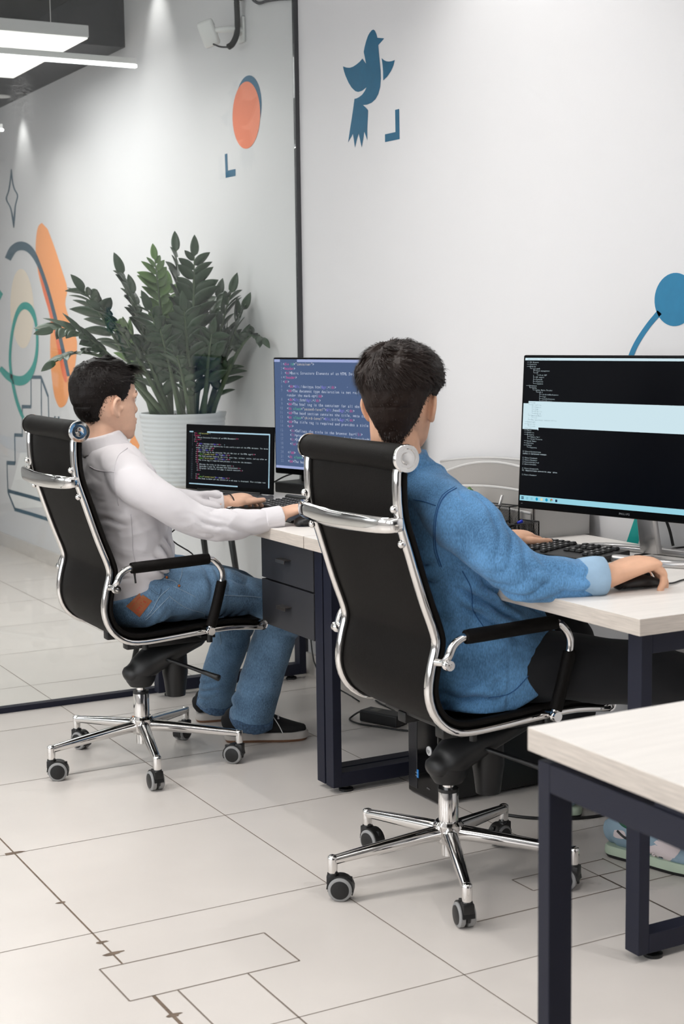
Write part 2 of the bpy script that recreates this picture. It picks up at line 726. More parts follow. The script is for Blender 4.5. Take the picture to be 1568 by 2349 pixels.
tb = lambda p: (770 + p[0] / 7.83, 50 + p[1] / 7.83)
bird = [(672, 138), (640, 155), (600, 205), (570, 265), (545, 340), (520, 430), (498, 540), (515, 620), (542, 752), (510, 710), (475, 660),
        (430, 715), (370, 765), (310, 805), (250, 826), (190, 822), (126, 800), (145, 890), (180, 990), (225, 1090), (280, 1180), (350, 1248), (400, 1260), (470, 1240), (520, 1200), (548, 1178),
        (520, 1240), (470, 1310), (410, 1355), (365, 1378), (332, 1384), (310, 1560), (280, 1760), (250, 1950), (218, 2168), (305, 2015), (322, 2120), (342, 2262), (375, 2120), (408, 2005), (435, 2130), (462, 2258), (490, 2110), (510, 1975), (540, 2060), (564, 2132), (562, 1960), (570, 1760), (578, 1590), (530, 1535), (485, 1495),
        (560, 1488), (640, 1455), (710, 1390), (760, 1300), (795, 1170), (806, 1020), (802, 880), (785, 700), (770, 540), (760, 420), (810, 365), (866, 298), (745, 288), (725, 215), (700, 160)]
mural('painted_bird', 'blue bird painted on the white wall', M_blue, bird, tb)
mural('painted_bird_wing', 'small blue right wing of the painted bird', M_blue, [(820, 650), (855, 685), (900, 708), (950, 714), (1005, 706), (1057, 685), (1030, 790), (985, 890), (920, 985), (848, 1055), (846, 900), (835, 760)], tb)
mural('painted_corner_mark', 'blue corner mark right of the painted bird', M_blue, [(1062, 1582), (1135, 1565), (1143, 2105), (882, 2162), (880, 2022), (1069, 1980)], tb)
tc_ = lambda p: (440 + p[0] / 5.464, p[1] / 5.464)


def ell(cx, cy, rx, ry, tilt=0.0, n=40, a0=0, a1=2 * PI):
    out = []
    for i in range(n):
        a = a0 + (a1 - a0) * i / n
        x, y = rx * math.cos(a), ry * math.sin(a)
        out.append((cx + x * math.cos(tilt) - y * math.sin(tilt), cy + x * math.sin(tilt) + y * math.cos(tilt)))
    return out


mural('painted_disc', 'dark blue disc behind the coral painted disc', M_blue, ell(708, 1330, 164, 386, 0.03), tc_)
mural('painted_disc', 'coral orange disc painted on the corridor wall', M_orange, ell(681, 1443, 173, 422, 0.02), tc_, k=1)
mural('painted_corner_mark', 'blue corner mark below the coral painted disc', M_blue, [(411, 1932), (442, 1925), (450, 2138), (546, 2118), (546, 2205), (422, 2230)], tc_)
td = lambda p: (1400 + p[0] / 9.333, 600 + p[1] / 9.333)
mural('painted_bud', 'bright blue oval bud painted above the large monitor', M_blue2, ell(1375, 812, 438, 572, 0.07), td)
strip('painted_stalk', 'bright blue curved stalk painted below the oval bud', M_blue2, [([(1512, 716), (1486, 747), (1462, 783), (1447, 815), (1440, 845)], [13, 12, 12, 12, 12], 6)])
strip('painted_stalk', 'teal painted stalk visible under the large monitor', mat('mural_teal_deep', (0, 158, 150), 0.6), [([(1476, 1170), (1465, 1200), (1449, 1246), (1440, 1275)], [28, 27, 26, 26], 3)])
# corridor mural
te = lambda p: (p[0] / 2.609, 380 + p[1] / 2.609)
mural('painted_flame', 'tall light orange shape painted on the corridor wall', M_orange2,
      [(250, 342), (228, 365), (216, 430), (214, 520), (228, 640), (258, 760), (290, 870), (305, 960), (300, 1050), (302, 1180), (312, 1290), (326, 1380), (350, 1440), (372, 1446), (395, 1425), (410, 1380), (440, 1250), (455, 1150), (460, 1050), (430, 960), (390, 830), (403, 740), (375, 640), (330, 500), (285, 380)], te, 3)
mural('painted_flame', 'narrow red orange strip painted beside the light orange shape', M_red,
      [(228, 610), (250, 640), (300, 800), (345, 960), (388, 1120), (400, 1290), (375, 1260), (340, 1080), (305, 920), (262, 770)], te, 3, 1)
strip('painted_arc', 'slate blue arc painted across the orange shape', M_ink,
      [([te(p) for p in ((46, 560), (80, 500), (130, 480), (185, 510), (235, 600), (290, 760), (340, 950), (380, 1120), (410, 1260))], [15, 18, 20, 15, 9, 8, 8, 8, 7], 8)], 2)
mural('painted_oval', 'pale cream oval painted on the corridor wall', M_cream, ell(132, 855, 70, 238, -0.03), te)
strip('painted_loop', 'teal loop painted over the cream oval', M_teal,
      [([te(p) for p in ((0, 1210), (50, 1262), (115, 1288), (165, 1265), (205, 1190), (222, 1080), (215, 950), (190, 870), (150, 838), (110, 870), (80, 960), (62, 1090), (62, 1210), (90, 1370), (125, 1480), (160, 1545))],
        [10, 16, 22, 18, 9, 6, 6, 12, 17, 10, 7, 6, 6, 7, 7, 5], 6)], 3)
mural('painted_corner_mark', 'small teal point painted at the far left edge of the view', M_teal, [(-20, 720), (0, 745), (18, 768), (0, 805), (-20, 820)], te)
strip('painted_star', 'thin outlined four pointed star painted on the corridor wall', M_ink,
      [([te(p) for p in ((68, 20), (63, 80), (52, 150), (38, 200), (62, 250), (75, 310), (82, 372))], [2, 3, 3, 3, 3, 4, 2], 4),
       ([te(p) for p in ((68, 20), (74, 90), (86, 140), (105, 180), (92, 240), (86, 310), (82, 372))], [2, 3, 3, 3, 3, 4, 2], 4)])
tf = lambda p: (p[0] / 4.194, 640 + p[1] / 4.194)
st = [((298, 945), (396, 945), 8), ((298, 945), (298, 1230), 2), ((208, 1228), (300, 1230), 8), ((214, 1228), (214, 1500), 2), ((136, 1500), (220, 1504), 8), ((140, 1500), (146, 1775), 2), ((62, 1768), (146, 1774), 9), ((66, 1768), (76, 2060), 2),
      ((76, 2038), (300, 2098), 8), ((300, 2098), (470, 2150), 8), ((80, 2060), (142, 2215), 3), ((140, 2215), (300, 2262), 8), ((300, 2262), (500, 2325), 8), ((392, 940), (462, 1130), 4), ((396, 950), (398, 1400), 2.2), ((463, 1130), (470, 1420), 2.2), ((527, 1320), (530, 1430), 3), ((563, 1322), (566, 1430), 3)]
mural('painted_steps', 'white fill of the painted staircase', M_mwhite, [(130, 1935), (195, 1670), (260, 1670), (470, 1700), (480, 2190), (150, 2210), (90, 2060)], tf)
strip('painted_steps', 'slate blue outlined staircase painted on the corridor wall', M_ink, [([tf(a), tf(b)], w, 1) for a, b, w in st], 1)
mural('painted_diamond', 'small orange diamond painted low behind the white shirt', M_orange2, [(305, 992), (320, 1022), (311, 1045), (285, 1052)])
mural('painted_corner_mark', 'tiny blue mark painted beside the white flowerpot', M_blue, [(344, 1072), (352, 1090), (330, 1090)])

# ------------------------------------------------------------------ ceiling lamps
LAMP_LAB = ['slim white linear lamp hanging over the foreground desk', 'slim white linear lamp hanging over the two desks',
            'slim glowing linear lamp crossing in front of the square panel light', 'slim glowing linear lamp at the far left, only its end showing']


def lamp(y, w, label, x1):
    x0 = x1 - 3.6
    t = thing('linear_lamp', label, 'lamp', (0, y, LAMP_Z), group='linear ceiling lamps')
    bm = NB()
    span(bm, (x0, -0.011, 0.006), (x1, 0.011, 0.03), 0.003)
    obj('housing', bm, M_white, t)
    bm = NB()
    span(bm, (x0 + 0.004, -0.0105, -0.008), (x1 + 0.006, 0.0105, 0.006), 0.004)
    obj('diffuser', bm, M_lamp, t)
    for x in (x0 + 0.3, x1 - 0.9):
        bm = NB()
        tube(bm, [(x, 0, 0.029), (x, 0, (2.68 if y > 6.9 else ZC) - LAMP_Z)], 0.0015, 6)
        obj('suspension_wire', bm, M_alu, t)
    ld = bpy.data.lights.new('lamp_light', 'AREA')
    ld.shape = 'RECTANGLE'
    ld.size, ld.size_y = x1 - x0, 0.05
    ld.energy = w
    ld.color = (1.0, 0.975, 0.94)
    lo = bpy.data.objects.new('lamp_light', ld)
    COL.objects.link(lo)
    lo.parent = t
    lo.location = ((x0 + x1) / 2, 0, -0.012)
    # soft glow thrown up to the ceiling
    return t


for y, w, l, x in zip(LAMP_Y, LAMP_W, LAMP_LAB, LAMP_X):
    lamp(y, w, l, x)
for dx, y, zc, w, so, l in ((2.30, 3.62, ZC, SPOT_W, 95, 'small recessed downlight close to the white wall above the desks'), (2.30, 1.62, ZC, SPOT_W, 95, 'small recessed downlight close to the white wall behind the viewpoint'),
                         (2.50, 6.50, ZC, 5, 60, 'small recessed downlight close to the corridor wall above the plant'), (2.52, 8.60, 2.68, 3, 70, 'small recessed downlight in the dark corridor soffit')):
    t = thing('downlight', l, 'lamp', (dx, y, zc), group='recessed downlights')
    bm = NB()
    lathe(bm, [(.03, -.004), (.05, -.006), (.052, 0), (.03, 0)], n=28)
    obj('trim_ring', bm, M_white, t, True, angle=40)
    bm = NB()
    lathe(bm, [(.001, -.002), (.03, -.002), (.03, -.0005), (.001, -.0005)], n=24)
    obj('diffuser', bm, M_lamp, t)
    ld = bpy.data.lights.new('downlight_beam', 'SPOT')
    ld.energy = w
    ld.spot_size = math.radians(so)
    ld.spot_blend = 0.8
    ld.shadow_soft_size = .03
    ld.color = (1, .985, .96)
    lo = bpy.data.objects.new('downlight_beam', ld)
    COL.objects.link(lo)
    lo.parent = t
    lo.location = (0, 0, -.02)
    lo.rotation_euler = (0, math.radians(-14), 0)

t = thing('panel_light', 'large square white panel light hanging below the dark corridor soffit', 'lamp', (1.62, 6.95, 2.6))
bm = NB()
span(bm, (-0.65, -0.56, 0.004), (0.65, 0.56, 0.055), 0.003)
obj('panel_frame', bm, mat('panel_side', (205, 205, 205), 0.5), t)
bm = NB()
span(bm, (-0.645, -0.555, -0.002), (0.645, 0.555, 0.006))
obj('diffuser', bm, M_panel, t)
for x, y in ((-.5, -.5), (.5, -.5), (-.5, .5), (.5, .5)):
    bm = NB()
    tube(bm, [(x, y, 0.054), (x, y, 0.45 if y < -.02 else 0.081)], 0.002, 6)
    obj('suspension_wire', bm, M_alu, t)
ld = bpy.data.lights.new('panel_glow', 'AREA')
ld.shape = 'RECTANGLE'
ld.size, ld.size_y = 1.28, 1.1
ld.energy = PANEL_W
lo = bpy.data.objects.new('panel_glow', ld)
COL.objects.link(lo)
lo.parent = t
lo.location = (0, 0, -0.004)

# ------------------------------------------------------------------ wall device with conduit (corridor)
t = thing('wireless_antenna', 'white flat antenna on a wall bracket high on the corridor wall', 'antenna', (WX, 5.615, 2.528))
bm = NB()
box(bm, (-0.006, 0.0, 0.0), (0.012, 0.055, 0.10), bev=0.004)
obj('wall_plate', bm, M_white, t)
bm = NB()
limb(bm, [(-0.01, 0, -0.005), (-0.05, 0.0, 0.0), (-0.085, 0.03, 0.0), (-0.105, 0.06, 0.0)], [(.024, .02), (.016, .014), (.012, .012), (.010, .010)], n=12, cap='round')
obj('bracket_arm', bm, M_white, t, True)
Ma = Matrix.Rotation(math.radians(-22), 4, 'Y') @ Matrix.Rotation(math.radians(35), 4, 'Z')
bm = NB()
box(bm, (-0.118, 0.070, -0.01), (0.022, 0.075, 0.105), Ma, bev=0.012, seg=3)
pan = obj('antenna_panel', bm, M_white, t, True, angle=40)
bm = NB()
for k in range(5):
    box(bm, (-0.104 + .002 * k, 0.052 + 0.006 * k, 0.025 - 0.014 * k), (0.004, 0.006, 0.008), Ma)
obj('port', bm, M_black, pan)
bm = NB()
pts, rad = [], []
path = crom([(-0.075, -0.02, -0.075), (-0.055, -0.02, -0.06), (-0.035, -0.018, -0.02), (-0.03, -0.016, 0.04), (-0.032, -0.016, 0.15), (-0.034, -0.016, 0.515)], 26)
for i, p in enumerate(path):
    pts.append(tuple(p))
    rad.append(0.0125 if i % 2 else 0.0105)
limb(bm, pts, rad, up=(0, 1, 0), n=10, sub=1)
c = obj('corrugated_conduit', bm, M_black, None, True, (WX, 5.615, 2.528))
tag(c, 'black corrugated conduit dropping to the white wall antenna', 'conduit')
bm = NB()
box(bm, (-0.028, -0.018, 0.12), (0.052, 0.028, 0.016), bev=0.003)
obj('conduit_clip', bm, M_black, c)
bm = NB()
tube(bm, [(-0.075, -0.02, -0.075), (-0.095, 0.01, -0.07), (-0.11, 0.045, -0.055)], 0.0035, 8, 6)
obj('cable', bm, M_black, c)
bm = NB()
tube(bm, [at(560, -25, 'x', WX - .012), at(575, -6, 'x', WX - .012), at(592, 7, 'x', WX - .012), at(612, 2, 'x', WX - .012), at(640, -2, 'x', WX - .012), at(676, -4, 'x', WX - .012)], 0.006, 8, 6)
c = obj('wall_cable', bm, mat('grey_cable', (70, 70, 74), 0.6), None, True)
tag(c, 'thin dark cable sagging along the top of the corridor wall', 'cable')

# ------------------------------------------------------------------ plant stand, pot, plant behind the glass
PX, PY = 2.395, 5.75
t = thing('plant_stand', 'low round wooden stand with black splayed legs behind the glass', 'plant stand', (PX - .01, PY, 0))
bm = NB()
lathe(bm, [(0.16, 0.672), (0.166, 0.675), (0.166, 0.692), (0.163, 0.695)], n=40)
obj('stand_top', bm, M_oak, t, True, angle=40)
so = V((PX - .01, PY, 0))
for A_, B_ in ((at(517, 1150, 'y', 5.62), at(570, 1500, 'y', 5.60)), (at(462, 1190, 'y', 5.86), at(492, 1400, 'y', 5.93)), (at(383, 1200, 'y', 5.88), at(386, 1260, 'y', 5.90)), (V((2.29, 5.66, .672)), V((2.122, 5.677, 0)))):
    d = A_ - B_
    tp, bt = A_ + d * ((.673 - A_.z) / d.z), A_ + d * ((0 - A_.z) / d.z)
    tp = V((PX - .01 + max(-.14, min(.14, tp.x - PX + .01)), PY + max(-.13, min(.13, tp.y - PY)), .673))
    bt.x = min(bt.x, WX - .03)
    bm = NB()
    tube(bm, [tuple(tp - so), tuple(bt - so)], [0.0145, 0.0115], 12)
    obj('leg', bm, M_black, t, True)

pt = thing('potted_plant', 'tall dark green leafy plant in a white ribbed pot behind the glass', 'plant', (PX, PY, 0.695))
bm = NB()
prof = [(0.02, 0.0), (0.138, 0.0), (0.142, 0.004)]
for k in range(15):
    z = 0.01 + k * 0.0185
    r = 0.142 + 0.034 * (z / 0.3)
    prof += [(r, z), (r + 0.0028, z + 0.006), (r + 0.0028, z + 0.011), (r + 0.0008, z + 0.0165)]
prof += [(0.177, 0.29), (0.180, 0.302), (0.180, 0.307), (0.171, 0.307), (0.168, 0.29), (0.165, 0.27), (0.02, 0.27)]
lathe(bm, prof, n=64)
obj('pot', bm, M_pot, pt, True)
bm = NB()
r_ = [(0.001, 0.272)] + [(0.165 * k / 6, 0.272 + 0.02 * (1 - k / 7)) for k in range(1, 7)]
rings = []
for k in range(1, 8):
    r = 0.167 * k / 7
    rings.append([V((r * math.cos(a), r * math.sin(a), 0.288 + 0.01 * noise.noise(V((r * 40 * math.cos(a), r * 40 * math.sin(a), 0))))) for a in np.linspace(0, 2 * PI, 33)[:-1]])
loft(bm, rings, cap=True)
for k in range(260):
    a, r = random.uniform(0, 6.28), 0.155 * math.sqrt(random.random())
    ball(bm, (r * math.cos(a), r * math.sin(a), 0.291), random.uniform(.003, .008), n=6, s=(1, random.uniform(.6, 1.4), .6))
obj('soil', bm, M_soil, pt, True)


def leaf(bm, p, d, nrm, L, W, mi=0, droop=0.12):
    """pointed oval leaf, folded along its midrib, with thickness"""
    d = d.normalized()
    s = d.cross(nrm).normalized()
    n = s.cross(d).normalized()
    prev = None
    K = 7
    rows = []
    for i in range(K + 1):
        t = i / K
        w = W * 0.5 * (math.sin(PI * min(1, t * 0.97 + 0.03) ** 0.8) ** 0.75) if 0 < i < K else 0.0008
        c = p + d * (L * t) - n * (droop * L * t * t)
        fold = 0.22 * w
        rows.append([c - s * w + n * fold, c - s * w * .5 + n * fold * .35, c, c + s * w * .5 + n * fold * .35, c + s * w + n * fold])
    up = [[bm.verts.new(q + n * 0.0005) for q in r] for r in rows]
    dn = [[bm.verts.new(q - n * 0.0005) for q in r] for r in rows]
    for i in range(K):
        for k in range(4):
            f1 = bm.faces.new((up[i][k], up[i][k + 1], up[i + 1][k + 1], up[i + 1][k]))
            f2 = bm.faces.new((dn[i][k + 1], dn[i][k], dn[i + 1][k], dn[i + 1][k + 1]))
            f1.material_index = f2.material_index = mi
    for i in range(K):
        for a, b in ((0, 0), (4, 4)):
            f = bm.faces.new((up[i][a], up[i + 1][a], dn[i + 1][a], dn[i][a]))
            f.material_index = mi


ORG = V((PX, PY, 0.695))
# (tip pixel, depth plane y, base offset, midway pull, leaf start, leaf size, young)
FR = [((402, 552), 5.76, (0.0, 0.0), (0, .0, 0), .42, 1.0, 0), ((446, 562), 5.62, (.03, -.03), (0.0, 0, 0), .40, 1.0, 0), ((352, 572), 5.92, (-.03, .05), (0, 0, 0), .5, .85, 1),
      ((272, 606), 5.72, (-.05, .0), (-.03, 0, .05), .36, 1.1, 0), ((178, 648), 5.66, (-.09, .02), (-.04, 0, .06), .42, 1.0, 0), ((100, 762), 5.60, (-.10, -.02), (-.02, 0, .16), .50, 1.0, 0),
      ((108, 843), 5.48, (-.09, -.06), (.0, 0, .20), .72, .85, 0), ((537, 648), 5.55, (.07, -.02), (.0, 0, .0), .34, 1.0, 0), ((505, 660), 5.70, (.06, .03), (0, 0, 0), .40, 1.0, 0),
      ((578, 690), 5.52, (.09, -.03), (.03, 0, .05), .36, .95, 0), ((628, 790), 5.36, (.10, -.05), (.05, 0, .2), .52, .8, 0), ((452, 640), 5.9, (.03, .08), (0, 0, 0), .35, 1.0, 0),
      ((335, 690), 5.52, (-.03, -.09), (0, 0, 0), .35, 1.05, 0), ((420, 690), 5.5, (.0, -.10), (0, 0, 0), .35, 1.0, 0), ((250, 735), 5.86, (-.10, .07), (0, 0, .08), .4, 1.0, 1),
      ((490, 745), 5.48, (.05, -.10), (0, 0, .03), .38, .9, 0), ((385, 640), 5.95, (-.01, .10), (0, 0, 0), .35, 1.0, 1), ((560, 770), 5.62, (.11, .01), (.02, 0, .08), .42, .85, 0),
      ((300, 650), 5.85, (-.06, .05), (-.02, 0, .03), .36, 1.0, 0), ((470, 690), 5.78, (.08, .05), (0, 0, 0), .4, .9, 0), ((215, 700), 5.55, (-.08, -.06), (-.03, 0, .1), .46, .95, 0), ((360, 735), 5.46, (-.05, -.10), (0, 0, 0), .4, .8, 0),
      ((440, 740), 5.60, (.02, -.05), (0, 0, 0), .3, .9, 0), ((310, 780), 5.58, (-.07, -.04), (0, 0, .02), .3, .9, 0), ((530, 830), 5.56, (.10, -.06), (.02, 0, .02), .35, .8, 0), ((400, 800), 5.44, (-.01, -.11), (0, 0, 0), .35, .7, 0)]
for tip, py_, b, pull, st_, sz, yng in FR:
    P2 = at(tip[0], tip[1], 'y', py_)
    P2.x = min(P2.x, WX - 0.05)
    P0 = ORG + V((b[0], b[1], 0.28))
    P1 = P0.lerp(P2, 0.55) + V(pull) + V((0, 0, 0.05))
    st_ = max(.22, st_ - .08)
    P2 = P2 + (P1 - P2).normalized() * .045
    P1.x = min(P1.x, WX - .06)
    bm = NB()
    C = []
    for i in range(19):
        s = i / 18
        C.append((1 - s) ** 2 * P0 + 2 * s * (1 - s) * P1 + s * s * P2 - ORG)
    tube(bm, [tuple(c) for c in C], [0.012 * (1 - .82 * i / 18) for i in range(19)], 8, mi=1)
    length = sum((C[i + 1] - C[i]).length for i in range(18))
    nl = max(4, int(length * (1 - st_) / 0.046 / sz))
    side = (P2 - P0).cross(V((0, 0, 1))).normalized()
    rot0 = random.uniform(-0.6, 0.6)
    for k in range(nl * 2):
        s = st_ + (1 - st_) * (k // 2 + 0.5 * (k % 2)) / nl
        s = min(s, 0.99)
        i = min(int(s * 18), 17)
        c = C[i].lerp(C[i + 1], s * 18 - i)
        tg = (C[i + 1] - C[i]).normalized()
        sd = side if k % 2 else -side
        sd = Matrix.Rotation(rot0, 3, tg) @ sd
        d = (tg * random.uniform(.55, .9) + sd * random.uniform(.7, 1.0) + V((0, 0, random.uniform(-.15, .2)))).normalized()
        nr = (tg.cross(sd)).normalized()
        if nr.z < 0:
            nr = -nr
        L = random.uniform(.092, .130) * sz * (1.0 - .40 * max(0, s - .75) / .25)
        wp = c + ORG + d * L
        if wp.x > WX - 0.01:
            d.x = min(d.x, -0.1)
            d.normalize()
        leaf(bm, c, d, nr + V((random.uniform(-.3, .3), random.uniform(-.5, .1), random.uniform(0, .3))), L, L * random.uniform(.40, .5), 0, random.uniform(0, .3))
    leaf(bm, C[-1], (C[-1] - C[-2]), V((-.3, -1, .4)), .085 * sz, .036 * sz, 0)
    obj('frond', bm, [M_leaf2 if yng else M_leaf, M_stem], pt, True)

# ------------------------------------------------------------------ desks
ZT = 0.75


def bar_loop(bm, plane, pos, w, a0, a1, z0, z1, th=0.042):
    """closed rectangular leg loop; plane 'y' -> loop in xz at y=pos..pos+w, 'x' -> loop in yz"""
    def b(p, q, z, zz):
        if plane == 'y':
            span(bm, (p, pos, z), (q, pos + w, zz), 0.0015)
        else:
            span(bm, (pos, p, z), (pos + w, q, zz), 0.0015)
    b(a0, a0 + 0.028, z0, z1)
    b(a1 - 0.028, a1, z0, z1)
    b(a0 + 0.028, a1 - 0.028, z0, z0 + th)
    b(a0 + 0.028, a1 - 0.028, z1 - th, z1)


def foot(bm, x, y):
    lathe(bm, [(0.004, 0.0), (0.021, 0.0), (0.021, 0.007), (0.010, 0.011), (0.010, 0.019), (0.004, 0.019)], (x, y, 0), n=16)


def desk(label, x0, y0, x1, y1, loops, feet):
    t = thing('office_desk', label, 'desk', ((x0 + x1) / 2, (y0 + y1) / 2, 0), group='ash topped office desks')
    o = V(((x0 + x1) / 2, (y0 + y1) / 2, 0))
    bm = NB()
    span(bm, V((x0, y0, ZT - 0.035)) - o, V((x1, y1, ZT)) - o, 0.0012)
    for f in bm.faces:
        if abs(f.normal.z) < 0.7:
            f.material_index = 1
    obj('desktop', bm, [M_top, M_edge], t)
    for pl, pos, w, a0, a1 in loops:
        bm = NB()
        bar_loop(bm, pl, pos, w, a0, a1, 0.018, ZT - 0.047)
        bmesh.ops.translate(bm, verts=bm.verts, vec=-o)
        obj('leg_frame', bm, M_frame, t)
    bm = NB()
    for pl, pos, w, a0, a1 in loops:                        # spacers between frames and top
        for f in (0.22, 0.78):
            a = a0 + (a1 - a0) * f
            if pl == 'y':
                span(bm, (a - .03, pos + .004, ZT - .048), (a + .03, pos + w - .004, ZT - .0345))
            else:
                span(bm, (pos + .004, a - .03, ZT - .048), (pos + w - .004, a + .03, ZT - .0345))
    (p0, s0), (p1, s1) = [(l[1], l[2]) for l in loops]
    for a in (loops[0][3] + .12, loops[0][4] - .12):
        if loops[0][0] == 'y':
            span(bm, (a, p0 + s0, ZT - .085), (a + .03, p1, ZT - .048))
        else:
            span(bm, (p0 + s0, a, ZT - .085), (p1, a + .03, ZT - .048))
    bmesh.ops.translate(bm, verts=bm.verts, vec=-o)
    obj('cross_rail', bm, M_frame, t)
    for x, y in feet:
        bm = NB()
        foot(bm, x - o.x, y - o.y)
        obj('foot', bm, M_black, t)
    return t


desk('middle ash topped desk where the person in blue denim works', 1.92, 2.29, 2.60, 3.747,
     [('y', 2.345, 0.044, 1.972, 2.585), ('y', 3.695, 0.046, 1.977, 2.585)], [(2.03, 2.367), (2.53, 2.367), (2.03, 3.718), (2.53, 3.718)])
desk('far ash topped desk where the person in the white shirt works', 1.92, 3.752, 2.60, 5.105,
     [('y', 3.749, 0.046, 1.977, 2.585), ('y', 5.04, 0.044, 1.977, 2.585)], [(2.03, 3.772), (2.53, 3.772), (2.03, 5.062), (2.53, 5.062)])
desk('foreground ash topped desk cut off at the lower right corner', 1.254, 0.30, 2.05, 1.743,
     [('x', 1.262, 0.042, 0.45, 1.728), ('x', 1.99, 0.042, 0.45, 1.728)], [(1.283, .6), (1.283, 1.62), (2.011, .6), (2.011, 1.62)])

# drawer cabinet under the far desk
t = thing('drawer_cabinet', 'charcoal two drawer cabinet hung under the far desk', 'drawer cabinet', (2.224, 3.97, 0))
bm = NB()
w0, w1, zb = -0.172, 0.174, 0.430
span(bm, (-0.2325, w0, zb), (0.24, w1, ZT - 0.0365), 0.001)
obj('cabinet_body', bm, M_drawer, t)
for z0, z1 in ((0.576, 0.7105), (0.432, 0.5705)):
    bm = NB()
    span(bm, (-0.249, w0 + 0.001, z0), (-0.231, w1 - 0.001, z1), 0.0012)
    d = obj('drawer', bm, M_drawer, t)
    bm = NB()
    zc = (z0 + z1) / 2 + 0.002
    yc = (w0 + w1) / 2 - 0.0
    span(bm, (-0.272, yc - 0.03, zc + 0.004), (-0.248, yc + 0.03, zc + 0.007), 0.0008)
    span(bm, (-0.272, yc - 0.03, zc - 0.004), (-0.2695, yc + 0.03, zc + 0.005), 0.0008)
    h = obj('handle', bm, mat('handle_dark_steel', (112, 106, 102), 0.3, metal=0.8), d)

# ------------------------------------------------------------------ swivel chairs
# side profile (forward, height) measured from the pedestal axis
PROF = [(-.243, 1.045), (-.253, 1.02), (-.250, .93), (-.226, .85), (-.19, .74), (-.162, .665), (-.158, .632), (-.170, .585), (-.177, .53), (-.163, .482), (-.130, .448), (-.085, .434), (.0, .436), (.12, .444), (.22, .447), (.318, .437)]
RW = 0.205


